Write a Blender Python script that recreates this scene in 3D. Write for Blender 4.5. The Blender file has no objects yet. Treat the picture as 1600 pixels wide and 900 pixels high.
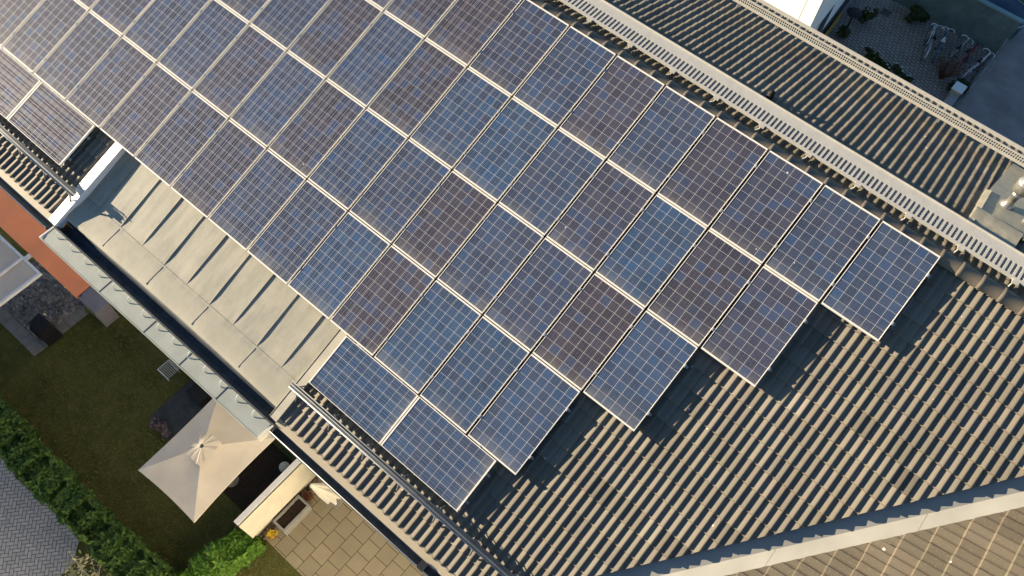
import bpy, bmesh, math, random
import numpy as np
from mathutils import Vector, Matrix
random.seed(7); rng = np.random.default_rng(7)
sc = bpy.context.scene
col = sc.collection
R_ = math.radians

# ------------------------------------------------------------------ camera, sky, sun, exposure
cam_d = bpy.data.cameras.new("camera"); cam = bpy.data.objects.new("camera", cam_d); col.objects.link(cam)
cam.matrix_world = Matrix(((0.76752208, -0.57814794, 0.27686608, 8.895384517),
                           (0.63923160, 0.65804249, -0.39794854, -9.383056666),
                           (0.04788348, 0.48241584, 0.87463257, 23.367746351),
                           (0, 0, 0, 1)))
cam_d.sensor_width = 36; cam_d.lens = 29.25; cam_d.clip_start = 0.1; cam_d.clip_end = 800
sc.camera = cam

SUN = Vector((-0.942, -0.252, 0.222)).normalized()
EL = math.asin(SUN.z); AZ = math.atan2(SUN.x, SUN.y)
w = bpy.data.worlds.new("World"); sc.world = w; w.use_nodes = True
nt = w.node_tree; nt.nodes.clear()
sky = nt.nodes.new("ShaderNodeTexSky"); sky.sky_type = 'NISHITA'; sky.sun_disc = False
sky.sun_elevation = EL; sky.sun_rotation = AZ
sky.air_density = 1.0; sky.dust_density = 0.2; sky.ozone_density = 3.6; sky.altitude = 400
bg = nt.nodes.new("ShaderNodeBackground"); bg.inputs[1].default_value = 0.066
wo = nt.nodes.new("ShaderNodeOutputWorld")
nt.links.new(sky.outputs[0], bg.inputs[0]); nt.links.new(bg.outputs[0], wo.inputs[0])
sl = bpy.data.lights.new("sun", 'SUN'); sl.energy = 5.0; sl.angle = R_(0.5); sl.color = (1.0, 0.83, 0.60)
so = bpy.data.objects.new("sun", sl); col.objects.link(so)
so.rotation_euler = SUN.to_track_quat('Z', 'Y').to_euler(); so.location = (-30, -8, 30)
sc.view_settings.view_transform = 'Standard'; sc.view_settings.look = 'None'
sc.view_settings.gamma = 1.0; sc.view_settings.exposure = 1.45
sc.view_settings.use_curve_mapping = False

# ------------------------------------------------------------------ frames
P = R_(19.0); CP, SP = math.cos(P), math.sin(P)
ZR = 13.0                                   # height of the ridge above the garden
def near(x, v, h=0.0):                      # slope facing the garden; v runs up the slope, h off the panels' plane
    return Vector((x, v * CP - h * SP, ZR + v * SP + h * CP))
def far(x, d, h=0.0):                       # slope facing the courtyard; d runs down the slope
    return Vector((x, d * CP + h * SP, ZR - d * SP + h * CP))
FA = near(10.608, -5.063, -0.225); FB = near(12.837, -2.192, -0.225)   # valley bottom
TQ = (FB.z - FA.z) / (FB.x - FA.x); Q = math.atan(TQ); CQ, SQ = math.cos(Q), math.sin(Q)
WX = 14.6; WZ = FA.z + (WX - FA.x) * TQ
def wing(y, s, h=0.0):                      # slope of the wing, s runs down from its ridge towards -x
    return Vector((WX - s * CQ - (h + .19) * SQ, y, WZ - s * SQ + (h + .19) * CQ))
def valley_x(y):                            # valley bottom in plan
    return FA.x + (y - FA.y) * (FB.x - FA.x) / (FB.y - FA.y)

# ------------------------------------------------------------------ materials
def new_mat(name):
    m = bpy.data.materials.new(name); m.use_nodes = True
    n = m.node_tree.nodes; b = n["Principled BSDF"]
    return m, n, m.node_tree.links, b
def node(n, t, **kw):
    x = n.new(t)
    for k, v in kw.items(): setattr(x, k, v)
    return x
def math_(n, l, op, a, b=None, clamp=False):
    x = node(n, "ShaderNodeMath", operation=op, use_clamp=clamp)
    for i, q in enumerate((a, b)):
        if q is None: continue
        if isinstance(q, (int, float)): x.inputs[i].default_value = q
        else: l.new(q, x.inputs[i])
    return x.outputs[0]
def mixc(n, l, fac, a, b, mode='MIX'):
    x = node(n, "ShaderNodeMix", data_type='RGBA', blend_type=mode)
    for s, q in ((x.inputs[0], fac), (x.inputs[6], a), (x.inputs[7], b)):
        if isinstance(q, (int, float)): s.default_value = q
        elif isinstance(q, (tuple, list)): s.default_value = (*q[:3], 1)
        else: l.new(q, s)
    return x.outputs[2]
def ramp(n, l, src, lo, hi):
    x = node(n, "ShaderNodeMapRange"); x.inputs[1].default_value = lo; x.inputs[2].default_value = hi
    l.new(src, x.inputs[0]); return x.outputs[0]
def noise(n, l, vec, scale, detail=4, rough=0.55):
    x = node(n, "ShaderNodeTexNoise"); x.inputs["Scale"].default_value = scale
    x.inputs["Detail"].default_value = detail; x.inputs["Roughness"].default_value = rough
    l.new(vec, x.inputs["Vector"]); return x.outputs[0]
def coords(n, l, kind="Position"):
    if kind == "Position": return node(n, "ShaderNodeNewGeometry").outputs["Position"]
    return node(n, "ShaderNodeTexCoord").outputs[kind]
def bump(n, l, b, h, strength=0.3, dist=0.01):
    x = node(n, "ShaderNodeBump"); x.inputs["Strength"].default_value = strength; x.inputs["Distance"].default_value = dist
    l.new(h, x.inputs["Height"]); l.new(x.outputs[0], b.inputs["Normal"])
def plain(name, c, rough=0.6, metal=0.0, var=0.18, scale=6.0, c2=None, bmp=0.0, bscale=60, spec=0.4):
    m, n, l, b = new_mat(name)
    p = coords(n, l)
    f = noise(n, l, p, scale, 6)
    c2 = c2 or tuple(x * (1 - var) for x in c)
    c1 = tuple(min(1, x * (1 + var * .6)) for x in c)
    l.new(mixc(n, l, ramp(n, l, f, .32, .68), c2, c1), b.inputs["Base Color"])
    b.inputs["Roughness"].default_value = rough; b.inputs["Metallic"].default_value = metal
    b.inputs["Specular IOR Level"].default_value = spec
    if bmp: bump(n, l, b, noise(n, l, p, bscale, 3), bmp, 0.01)
    return m

M = {}
M['alu'] = plain('anodised_aluminium', (.84, .79, .68), .38, 0.0, .08, 9, spec=.6)
M['steel'] = plain('galvanised_steel', (.36, .37, .37), .4, .25, .2, 14)
M['white_steel'] = plain('cream_painted_steel', (.57, .545, .465), .5, 0, .08, 8)
M['flue_steel'] = plain('flue_steel', (.50, .48, .43), .32, .75, .15, 9)
M['dull_steel'] = plain('dull_steel', (.16, .17, .175), .6, .2, .2, 14)
M['dark_steel'] = plain('dark_steel', (.04, .045, .05), .5, .3, .3, 20)
M['white'] = plain('white_render', (.80, .78, .73), .8, 0, .05, 2, bmp=.1)
M['white_paint'] = plain('white_paint', (.82, .81, .78), .5, 0, .06, 5)
M['cream'] = plain('cream_board', (.74, .68, .52), .6, 0, .08, 3)
M['stone'] = plain('grey_stone', (.24, .23, .21), .85, 0, .2, 4, bmp=.2)
M['black'] = plain('black_fabric', (.012, .012, .014), .7, 0, .4, 8, bmp=.2)
M['rubber'] = plain('black_rubber', (.015, .015, .016), .8, 0, .3, 20)
M['terracotta'] = plain('terracotta', (.25, .09, .04), .8, 0, .2, 15)
M['soil'] = plain('dark_soil', (.035, .022, .012), .95, 0, .5, 18, bmp=.8, bscale=40)
M['rust'] = plain('rust_orange_cloth', (.225, .054, .014), .8, 0, .2, 1.6, bmp=.12, bscale=120)
M['slate'] = plain('dark_slate_paving', (.045, .055, .065), .8, 0, .3, 5, bmp=.15)
M['bark'] = plain('bark', (.10, .06, .035), .9, 0, .3, 25)
M['redbark'] = plain('red_bark', (.15, .075, .05), .8, 0, .4, 20)
M['green_paint'] = plain('green_painted_boards', (.16, .22, .20), .75, 0, .25, 3)
M['cap_paint'] = plain('pale_green_cap', (.24, .36, .34), .6, 0, .12, 3)
M['tan_board'] = plain('weathered_beige_cloth', (.66, .56, .45), .8, 0, .08, 3)
M['lilac'] = plain('grey_lilac_lid', (.28, .26, .28), .6, 0, .1, 4)
M['yellow'] = plain('yellow_flower', (.65, .45, .04), .7, 0, .3, 30)
M['yellow_board'] = plain('ochre_board', (.42, .26, .05), .7, 0, .15, 8)
M['palewhite'] = plain('pale_flower', (.75, .72, .6), .7, 0, .15, 30)
M['lavender'] = plain('lavender_leaves', (.14, .11, .12), .9, 0, .5, 30)
M['pebble'] = plain('river_pebbles', (.20, .165, .125), .8, 0, .55, 7)
M['asphalt'] = plain('asphalt', (.34, .285, .255), .9, 0, .25, 1.2, bmp=.3, bscale=90)
M['trough'] = plain('grey_concrete', (.34, .33, .30), .85, 0, .12, 8, bmp=.15)
M['hedge_wood'] = M['bark']
M['blue'] = plain('blue_vinyl', (.03, .06, .10), .5, 0, .2, 6)

def tile_mat(name, base, axis=0):
    m, n, l, b = new_mat(name)
    p = coords(n, l)
    at = node(n, "ShaderNodeAttribute", attribute_name="tone")
    big = noise(n, l, p, .55, 5); fine = noise(n, l, p, 38, 3)
    c = mixc(n, l, ramp(n, l, big, .3, .7), tuple(x * .86 for x in base), tuple(x * 1.10 for x in base))
    c = mixc(n, l, 1.0, c, at.outputs["Color"], 'MULTIPLY')
    c = mixc(n, l, math_(n, l, 'MULTIPLY', ramp(n, l, fine, .55, .8), .35), c, (.30, .27, .20))
    # lichen and bird specks
    v = node(n, "ShaderNodeTexVoronoi"); v.inputs["Scale"].default_value = 5.5; l.new(p, v.inputs["Vector"])
    sel = node(n, "ShaderNodeSeparateColor"); l.new(v.outputs["Color"], sel.inputs[0])
    clump = ramp(n, l, noise(n, l, p, .7, 3), .5, .62)
    spot = math_(n, l, 'MULTIPLY', math_(n, l, 'LESS_THAN', v.outputs["Distance"], math_(n, l, 'MULTIPLY', sel.outputs[1], .13)), math_(n, l, 'GREATER_THAN', sel.outputs[0], .45))
    spot = math_(n, l, 'MULTIPLY', spot, math_(n, l, 'GREATER_THAN', clump, .4))
    c = mixc(n, l, math_(n, l, 'MULTIPLY', spot, .8), c, (.6, .6, .56))
    l.new(c, b.inputs["Base Color"]); b.inputs["Roughness"].default_value = .72; b.inputs["Specular IOR Level"].default_value = .35
    bump(n, l, b, fine, .25, .004)
    return m
M['tile'] = tile_mat('concrete_roof_tiles', (.182, .160, .123))
M['wing_tile'] = tile_mat('darkened_roof_tiles', (.112, .094, .066))  # same tile, darkened in its colour to dim the sunlit wing slope

def metal_roof_mat():
    m, n, l, b = new_mat('weathered_sheet_zinc')
    p = coords(n, l)
    mp = node(n, "ShaderNodeMapping"); mp.inputs["Scale"].default_value = (5, .9, .9); l.new(p, mp.inputs[0])
    streak = noise(n, l, mp.outputs[0], 1.4, 6, .65); blot = noise(n, l, p, 2.2, 6, .6); fine = noise(n, l, p, 30, 4)
    c = mixc(n, l, ramp(n, l, streak, .3, .7), (.25, .24, .185), (.37, .35, .275))
    c = mixc(n, l, math_(n, l, 'MULTIPLY', ramp(n, l, blot, .50, .75), .55), c, (.44, .39, .29))
    c = mixc(n, l, math_(n, l, 'MULTIPLY', ramp(n, l, fine, .55, .75), .25), c, (.48, .46, .40))
    sy = node(n, 'ShaderNodeSeparateXYZ'); l.new(p, sy.inputs[0])
    foot = math_(n, l, 'MULTIPLY', ramp(n, l, math_(n, l, 'ADD', sy.outputs[1], math_(n, l, 'MULTIPLY', math_(n, l, 'SUBTRACT', blot, .5), .12)), -7.24, -7.34), .75)
    c = mixc(n, l, foot, c, (.385, .36, .27))
    rust = math_(n, l, 'MULTIPLY', ramp(n, l, math_(n, l, 'ADD', sy.outputs[1], math_(n, l, 'MULTIPLY', math_(n, l, 'SUBTRACT', fine, .5), .10)), -7.62, -7.76), .4)
    c = mixc(n, l, rust, c, (.46, .34, .20))
    l.new(c, b.inputs["Base Color"]); b.inputs["Roughness"].default_value = .6; b.inputs["Metallic"].default_value = 0.0
    bump(n, l, b, blot, .25, .03)
    return m
M['zinc'] = metal_roof_mat()
M['ledge'] = plain('pale_green_grey_sheet', (.36, .385, .335), .55, 0, .12, 3)
M['flash'] = plain('valley_sheet', (.31, .305, .27), .55, 0, .12, 1.5)
M['lead'] = plain('lead_flashing', (.42, .39, .29), .5, .15, .15, 9, bmp=.12, bscale=8)
M['olive'] = plain('olive_grey_sheet', (.25, .24, .195), .6, 0, .15, 3)
M['gutter'] = plain('dark_gutter', (.10, .115, .125), .5, .2, .3, 6)

def cell_mat():
    m, n, l, b = new_mat('polycrystalline_cells')
    oc = node(n, "ShaderNodeTexCoord").outputs["Object"]
    s = node(n, "ShaderNodeSeparateXYZ"); l.new(oc, s.inputs[0])
    cu = math_(n, l, 'DIVIDE', math_(n, l, 'ADD', s.outputs[0], .474), .158)     # 6 cells
    cv = math_(n, l, 'DIVIDE', math_(n, l, 'ADD', s.outputs[1], .787), .1574)    # 10 cells
    fu = math_(n, l, 'FRACT', cu); fv = math_(n, l, 'FRACT', cv)
    du = math_(n, l, 'ABSOLUTE', math_(n, l, 'SUBTRACT', fu, .5)); dv = math_(n, l, 'ABSOLUTE', math_(n, l, 'SUBTRACT', fv, .5))
    gap = math_(n, l, 'MAXIMUM', math_(n, l, 'GREATER_THAN', du, .4885), math_(n, l, 'GREATER_THAN', dv, .4915))
    edge = math_(n, l, 'MAXIMUM', math_(n, l, 'GREATER_THAN', math_(n, l, 'ABSOLUTE', s.outputs[0]), .474),
                 math_(n, l, 'GREATER_THAN', math_(n, l, 'ABSOLUTE', s.outputs[1]), .787))
    gap = math_(n, l, 'MAXIMUM', gap, edge)
    f3 = math_(n, l, 'ABSOLUTE', math_(n, l, 'SUBTRACT', math_(n, l, 'FRACT', math_(n, l, 'MULTIPLY', fu, 3.0)), .5))
    bus = math_(n, l, 'LESS_THAN', f3, .034)
    fl = node(n, "ShaderNodeCombineXYZ"); l.new(math_(n, l, 'FLOOR', cu), fl.inputs[0]); l.new(math_(n, l, 'FLOOR', cv), fl.inputs[1])
    oi = node(n, "ShaderNodeObjectInfo"); l.new(math_(n, l, 'MULTIPLY', oi.outputs["Random"], 97.0), fl.inputs[2])
    wn = node(n, "ShaderNodeTexWhiteNoise", noise_dimensions='3D'); l.new(fl.outputs[0], wn.inputs["Vector"])
    wc = node(n, "ShaderNodeSeparateColor"); l.new(wn.outputs["Color"], wc.inputs[0])
    # crystal grains
    ad = node(n, "ShaderNodeVectorMath", operation='ADD'); l.new(oc, ad.inputs[0]); l.new(fl.outputs[0], ad.inputs[1])
    vo = node(n, "ShaderNodeTexVoronoi"); vo.inputs["Scale"].default_value = 60; l.new(ad.outputs[0], vo.inputs["Vector"])
    gs = node(n, "ShaderNodeSeparateColor"); l.new(vo.outputs["Color"], gs.inputs[0])
    br = math_(n, l, 'ADD', .50, math_(n, l, 'ADD', math_(n, l, 'MULTIPLY', wc.outputs[0], .40), math_(n, l, 'MULTIPLY', gs.outputs[0], .3)))
    mul = node(n, "ShaderNodeVectorMath", operation='SCALE'); l.new(oi.outputs["Color"], mul.inputs[0]); l.new(br, mul.inputs[3])
    c = mixc(n, l, math_(n, l, 'MULTIPLY', wc.outputs[1], .24), mul.outputs[0], (.070, .055, .075))
    c = mixc(n, l, math_(n, l, 'MULTIPLY', ramp(n, l, wc.outputs[2], .7, 1.0), .4), c, (.03, .10, .24))
    # dust film, thicker along the lower edge
    pos = coords(n, l)
    dn = noise(n, l, pos, 3.0, 5)
    low = math_(n, l, 'POWER', ramp(n, l, s.outputs[1], -.40, -.79), 2.5)
    dust = math_(n, l, 'ADD', math_(n, l, 'MULTIPLY', dn, .11), math_(n, l, 'MULTIPLY', math_(n, l, 'MULTIPLY', low, ramp(n, l, dn, .3, .65)), .30), True)
    c = mixc(n, l, bus, c, (.58, .57, .56))
    c = mixc(n, l, gap, c, (.80, .77, .70))
    c = mixc(n, l, dust, c, (.42, .38, .30))
    # droppings
    v = node(n, "ShaderNodeTexVoronoi"); v.inputs["Scale"].default_value = 6.5; l.new(pos, v.inputs["Vector"])
    nd = noise(n, l, pos, 60, 3)
    vs = node(n, "ShaderNodeSeparateColor"); l.new(v.outputs["Color"], vs.inputs[0])
    px = node(n, "ShaderNodeSeparateXYZ"); l.new(pos, px.inputs[0])
    more = math_(n, l, 'ADD', .02, math_(n, l, 'MULTIPLY', ramp(n, l, px.outputs[0], 3, 10), .32))
    sp = math_(n, l, 'LESS_THAN', math_(n, l, 'ADD', v.outputs["Distance"], math_(n, l, 'MULTIPLY', nd, .05)), math_(n, l, 'ADD', .03, math_(n, l, 'MULTIPLY', math_(n, l, 'POWER', vs.outputs[1], 3.0), .09)))
    sp = math_(n, l, 'MULTIPLY', sp, math_(n, l, 'LESS_THAN', vs.outputs[0], more))
    c = mixc(n, l, sp, c, (.75, .74, .72))
    l.new(c, b.inputs["Base Color"])
    l.new(math_(n, l, 'ADD', .19, math_(n, l, 'MULTIPLY', bus, .13)), b.inputs['Roughness']); b.inputs["Specular IOR Level"].default_value = .5
    b.inputs["Coat Weight"].default_value = .35; b.inputs["Coat Roughness"].default_value = .12
    l.new(math_(n, l, 'MULTIPLY', math_(n, l, 'MULTIPLY', bus, math_(n, l, 'SUBTRACT', 1.0, gap)), .92), b.inputs['Metallic'])
    bump(n, l, b, noise(n, l, pos, 1.1, 2), .03, .02)
    return m
M['cells'] = cell_mat()

def grass_mat(name, lo, hi, dry):
    m, n, l, b = new_mat(name)
    p = coords(n, l)
    a = noise(n, l, p, .9, 6, .6); f = noise(n, l, p, 30, 6, .8); g = noise(n, l, p, 3.3, 6, .7)
    c = mixc(n, l, ramp(n, l, a, .35, .66), lo, hi)
    c = mixc(n, l, math_(n, l, 'MULTIPLY', ramp(n, l, g, .48, .72), .7), c, dry)
    c = mixc(n, l, math_(n, l, 'MULTIPLY', ramp(n, l, f, .35, .7), .6), c, tuple(x * .45 for x in lo))
    l.new(c, b.inputs["Base Color"]); b.inputs["Roughness"].default_value = .95; b.inputs["Specular IOR Level"].default_value = .1
    bump(n, l, b, f, 1.0, .05)
    return m
M['lawn'] = grass_mat('short_lawn', (.095, .105, .028), (.185, .185, .055), (.29, .22, .105))

def leaf_mat(name, c1, c2, c3):
    m, n, l, b = new_mat(name)
    g = node(n, "ShaderNodeNewGeometry"); r = g.outputs["Random Per Island"]
    c = mixc(n, l, ramp(n, l, r, 0, .7), c1, c2)
    c = mixc(n, l, ramp(n, l, r, .75, 1.0), c, c3)
    p = g.outputs["Position"]
    c = mixc(n, l, math_(n, l, 'MULTIPLY', ramp(n, l, noise(n, l, p, 2.2, 4), .45, .7), .5), c, c3)
    l.new(c, b.inputs["Base Color"]); b.inputs["Roughness"].default_value = .65; b.inputs["Specular IOR Level"].default_value = .25
    b.inputs["Transmission Weight"].default_value = 0.0
    return m
M['hedge'] = leaf_mat('hedge_leaves', (.032, .072, .014), (.066, .135, .026), (.135, .22, .042))
M['bright'] = leaf_mat('bright_shrub_leaves', (.075, .17, .022), (.12, .25, .03), (.19, .33, .05))
M['plantleaf'] = leaf_mat('courtyard_leaves', (.022, .045, .014), (.045, .075, .02), (.11, .10, .03))
M['budleaf'] = leaf_mat('pale_young_leaves', (.42, .40, .16), (.55, .50, .25), (.62, .56, .34))
M['dryleaf'] = leaf_mat('dry_red_twigs', (.10, .045, .03), (.14, .06, .035), (.18, .09, .05))

def brick_floor(name, bw, bh, c1, c2, joint, herring=False, rot=0, off=.5, mortar=.02):
    m, n, l, b = new_mat(name)
    p = coords(n, l)
    mp = node(n, "ShaderNodeMapping"); mp.inputs["Rotation"].default_value = (0, 0, rot); l.new(p, mp.inputs[0])
    v = mp.outputs[0]
    if herring:
        # herringbone: bricks 2 x 1 built from an integer lattice
        s = node(n, "ShaderNodeSeparateXYZ"); l.new(v, s.inputs[0])
        x = math_(n, l, 'DIVIDE', math_(n, l, 'ADD', s.outputs[0], 400.0), bh); y = math_(n, l, 'DIVIDE', math_(n, l, 'ADD', s.outputs[1], 400.0), bh)
        ix = math_(n, l, 'FLOOR', x); iy = math_(n, l, 'FLOOR', y)
        fx = math_(n, l, 'FRACT', x); fy = math_(n, l, 'FRACT', y)
        k = math_(n, l, 'MODULO', math_(n, l, 'ADD', math_(n, l, 'SUBTRACT', ix, iy), 40000.0), 4.0)
        # k=0 left half of a horizontal brick, 1 right half, 2 lower half of vertical.., 3 upper half
        is0 = math_(n, l, 'LESS_THAN', k, .5); is3 = math_(n, l, 'GREATER_THAN', k, 2.5)
        is1 = math_(n, l, 'MULTIPLY', math_(n, l, 'GREATER_THAN', k, .5), math_(n, l, 'LESS_THAN', k, 1.5))
        is2 = math_(n, l, 'MULTIPLY', math_(n, l, 'GREATER_THAN', k, 1.5), math_(n, l, 'LESS_THAN', k, 2.5))
        eL = math_(n, l, 'MULTIPLY', math_(n, l, 'LESS_THAN', fx, mortar), math_(n, l, 'SUBTRACT', 1.0, is1))
        eR = math_(n, l, 'MULTIPLY', math_(n, l, 'GREATER_THAN', fx, 1 - mortar), math_(n, l, 'SUBTRACT', 1.0, is0))
        eB = math_(n, l, 'MULTIPLY', math_(n, l, 'LESS_THAN', fy, mortar), math_(n, l, 'SUBTRACT', 1.0, is2))
        eT = math_(n, l, 'MULTIPLY', math_(n, l, 'GREATER_THAN', fy, 1 - mortar), math_(n, l, 'SUBTRACT', 1.0, is3))
        j = math_(n, l, 'MAXIMUM', math_(n, l, 'MAXIMUM', eL, eR), math_(n, l, 'MAXIMUM', eB, eT))
        bx = math_(n, l, 'SUBTRACT', ix, is1); by = math_(n, l, 'SUBTRACT', iy, is2)
        cb = node(n, "ShaderNodeCombineXYZ"); l.new(bx, cb.inputs[0]); l.new(by, cb.inputs[1])
        wn = node(n, "ShaderNodeTexWhiteNoise", noise_dimensions='2D'); l.new(cb.outputs[0], wn.inputs["Vector"])
        c = mixc(n, l, wn.outputs["Value"], c1, c2); fac = j
    else:
        br = node(n, "ShaderNodeTexBrick"); br.offset = off
        br.inputs["Scale"].default_value = 1.0; br.inputs["Brick Width"].default_value = bw; br.inputs["Row Height"].default_value = bh
        br.inputs["Mortar Size"].default_value = mortar; br.inputs["Mortar Smooth"].default_value = .1
        br.inputs["Color1"].default_value = (*c1, 1); br.inputs["Color2"].default_value = (*c2, 1); br.inputs["Mortar"].default_value = (*joint, 1)
        l.new(v, br.inputs["Vector"]); c = br.outputs["Color"]; fac = br.outputs["Fac"]
    st = noise(n, l, p, 1.3, 6, .65); fi = noise(n, l, p, 45, 3)
    c = mixc(n, l, math_(n, l, 'MULTIPLY', ramp(n, l, st, .45, .75), .35), c, tuple(x * .55 for x in c1))
    c = mixc(n, l, math_(n, l, 'MULTIPLY', ramp(n, l, fi, .5, .8), .25), c, tuple(min(1, x * 1.4) for x in c2))
    c = mixc(n, l, fac, c, joint)
    l.new(c, b.inputs["Base Color"]); b.inputs["Roughness"].default_value = .85; b.inputs["Specular IOR Level"].default_value = .25
    inv = math_(n, l, 'SUBTRACT', 1.0, fac); bump(n, l, b, inv, .5, .006)
    return m
M['herring'] = brick_floor('herringbone_pavers', .2, .1, (.44, .415, .385), (.54, .515, .475), (.09, .085, .08), True, R_(43), mortar=.08)
M['patio'] = brick_floor('patio_slabs', .445, .445, (.31, .26, .165), (.36, .305, .20), (.08, .065, .04), rot=R_(90), mortar=.009)
M['court'] = brick_floor('courtyard_pavers', .21, .14, (.33, .28, .24), (.43, .37, .32), (.06, .055, .05), rot=R_(20), mortar=.012)

def parasol_mat():
    m, n, l, b = new_mat('parasol_cloth')
    p = coords(n, l)
    f = noise(n, l, p, 1.6, 5); g = noise(n, l, p, 160, 2)
    l.new(mixc(n, l, ramp(n, l, f, .3, .7), (.60, .53, .43), (.68, .61, .50)), b.inputs["Base Color"])
    b.inputs["Roughness"].default_value = .85; b.inputs["Specular IOR Level"].default_value = .1
    bump(n, l, b, f, .5, .06)
    return m
M['parasol'] = parasol_mat()
def glass_mat():
    m, n, l, b = new_mat('window_glass')
    b.inputs["Base Color"].default_value = (.03, .05, .07, 1); b.inputs["Roughness"].default_value = .05; b.inputs["Specular IOR Level"].default_value = .8
    p = coords(n, l); l.new(mixc(n, l, noise(n, l, p, .7), (.02, .035, .05), (.05, .08, .11)), b.inputs["Base Color"])
    return m
M['glass'] = glass_mat()

# ------------------------------------------------------------------ object helpers
def empty(name, loc, rot=None):
    o = bpy.data.objects.new(name, None); o.location = loc; o.empty_display_size = .2
    if rot is not None: o.rotation_euler = rot
    col.objects.link(o); return o
def tag(o, label=None, cat=None, group=None, kind=None):
    if label: o['label'] = label
    if cat: o['category'] = cat
    if group: o['group'] = group
    if kind: o['kind'] = kind
    return o
class MB:
    """collects shapes in world coordinates, links them as ONE mesh object"""
    def __init__(s): s.v = []; s.f = []; s.sm = []
    def poly(s, pts, smooth=False):
        k = len(s.v); s.v += [tuple(p) for p in pts]; s.f.append(tuple(range(k, k + len(pts)))); s.sm.append(smooth); return s
    def hexa(s, p):                       # 8 points: bottom ring then top ring
        k = len(s.v); s.v += [tuple(q) for q in p]
        for f in ((3, 2, 1, 0), (4, 5, 6, 7), (0, 1, 5, 4), (1, 2, 6, 5), (2, 3, 7, 6), (3, 0, 4, 7)):
            s.f.append(tuple(k + i for i in f)); s.sm.append(False)
        return s
    def box(s, x0, y0, z0, x1, y1, z1, fr=None):
        c = [(x0, y0, z0), (x1, y0, z0), (x1, y1, z0), (x0, y1, z0), (x0, y0, z1), (x1, y0, z1), (x1, y1, z1), (x0, y1, z1)]
        return s.hexa([fr(*q) for q in c] if fr else c)
    def tube(s, pts, r, n=8, cap=True, smooth=True):
        pts = [Vector(p) for p in pts]; rs = r if isinstance(r, (list, tuple)) else [r] * len(pts)
        k = len(s.v); up = None
        for i, p in enumerate(pts):
            d = (pts[min(i + 1, len(pts) - 1)] - pts[max(i - 1, 0)]).normalized()
            a = Vector((0, 0, 1)) if abs(d.z) < .9 else Vector((1, 0, 0))
            if up is not None: a = up
            u = (a - d * a.dot(d)).normalized(); up = u; w_ = d.cross(u)
            for j in range(n):
                t = 2 * math.pi * j / n; s.v.append(tuple(p + (u * math.cos(t) + w_ * math.sin(t)) * rs[i]))
        for i in range(len(pts) - 1):
            for j in range(n):
                a, b = k + i * n + j, k + i * n + (j + 1) % n
                s.f.append((a, b, b + n, a + n)); s.sm.append(smooth)
        if cap:
            s.f.append(tuple(k + j for j in reversed(range(n)))); s.sm.append(False)
            s.f.append(tuple(k + (len(pts) - 1) * n + j for j in range(n))); s.sm.append(False)
        return s
    def lathe(s, c, prof, n=20, smooth=True):     # prof: (r, z)
        return s.tube([Vector(c) + Vector((0, 0, z + i * 1e-6)) for i, (r, z) in enumerate(prof)], [max(r, 1e-4) for r, z in prof], n, True, smooth)
    def sheet(s, grid, smooth=True):
        k = len(s.v); a, b = len(grid), len(grid[0])
        for row in grid: s.v += [tuple(p) for p in row]
        for i in range(a - 1):
            for j in range(b - 1):
                q = k + i * b + j; s.f.append((q, q + 1, q + b + 1, q + b)); s.sm.append(smooth)
        return s
    def slab(s, poly, z0, z1):
        k = len(s.v); n = len(poly)
        s.v += [(x, y, z0) for x, y in poly] + [(x, y, z1) for x, y in poly]
        s.f.append(tuple(k + i for i in reversed(range(n)))); s.f.append(tuple(k + n + i for i in range(n))); s.sm += [False, False]
        for i in range(n):
            j = (i + 1) % n; s.f.append((k + i, k + j, k + n + j, k + n + i)); s.sm.append(False)
        return s
    def build(s, name, mat, parent=None, fix=False):
        me = bpy.data.meshes.new(name)
        v = s.v
        if parent is not None:
            inv = (parent.matrix_basis if parent.type == 'EMPTY' else Matrix.Translation(parent.get('_o', (0, 0, 0)))).inverted()
            pp = parent
            if parent.parent is not None: inv = ROOT[parent.name].inverted()
            v = [tuple(inv @ Vector(q)) for q in v]
        me.from_pydata(v, [], s.f); me.polygons.foreach_set("use_smooth", s.sm)
        if fix:
            bm = bmesh.new(); bm.from_mesh(me); bmesh.ops.recalc_face_normals(bm, faces=bm.faces); bm.to_mesh(me); bm.free()
        me.materials.append(mat); me.update()
        o = bpy.data.objects.new(name, me); col.objects.link(o)
        if parent is not None:
            o.parent = parent
            ROOT[o.name] = parent.matrix_basis.copy() if parent.parent is None else ROOT[parent.name]
        return o
ROOT = {}
def struct(mb, name, mat): return tag(mb.build(name, mat), kind='structure')

# ------------------------------------------------------------------ ground
struct(MB().poly([(-320, -320, -.03), (320, -320, -.03), (320, 320, -.03), (-320, 320, -.03)]), 'ground', M['lawn'])
struct(MB().poly([(-16, -12.3, 0), (8.2, -12.3, 0), (8.2, -7.0, 0), (-16, -7.0, 0)]), 'lawn', M['lawn'])
struct(MB().poly([(-30, -40, .006), (-2.0, -40, .006), (-1.9, -12.9, .006), (-2.35, -12.3, .006), (-30, -12.3, .006)]), 'path', M['herring'])
pat = MB().slab([(1.38, -9.16), (8.25, -9.25), (8.25, -6.9), (1.38, -6.9)], -.05, .02)
struct(pat, 'patio', M['patio'])
struct(MB().poly([(3.0, 14.0, .004), (9.1, 14.0, .004), (9.1, 22.0, .004), (3.0, 22.0, .004)]), 'courtyard', M['court'])
struct(MB().poly([(9.1, 4, .008), (60, 4, .008), (60, 60, .008), (9.1, 60, .008)]), 'road', M['asphalt'])
struct(MB().slab([(9.02, 15.0), (9.16, 15.0), (9.16, 23.5), (9.02, 23.5)], -.05, .11), 'kerb', M['stone'])
struct(MB().poly([(-3.66, -8.95, .012), (-2.3, -9.1, .012), (-2.3, -7.2, .012), (-3.66, -7.2, .012)]), 'slate_terrace', M['slate'])
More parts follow.
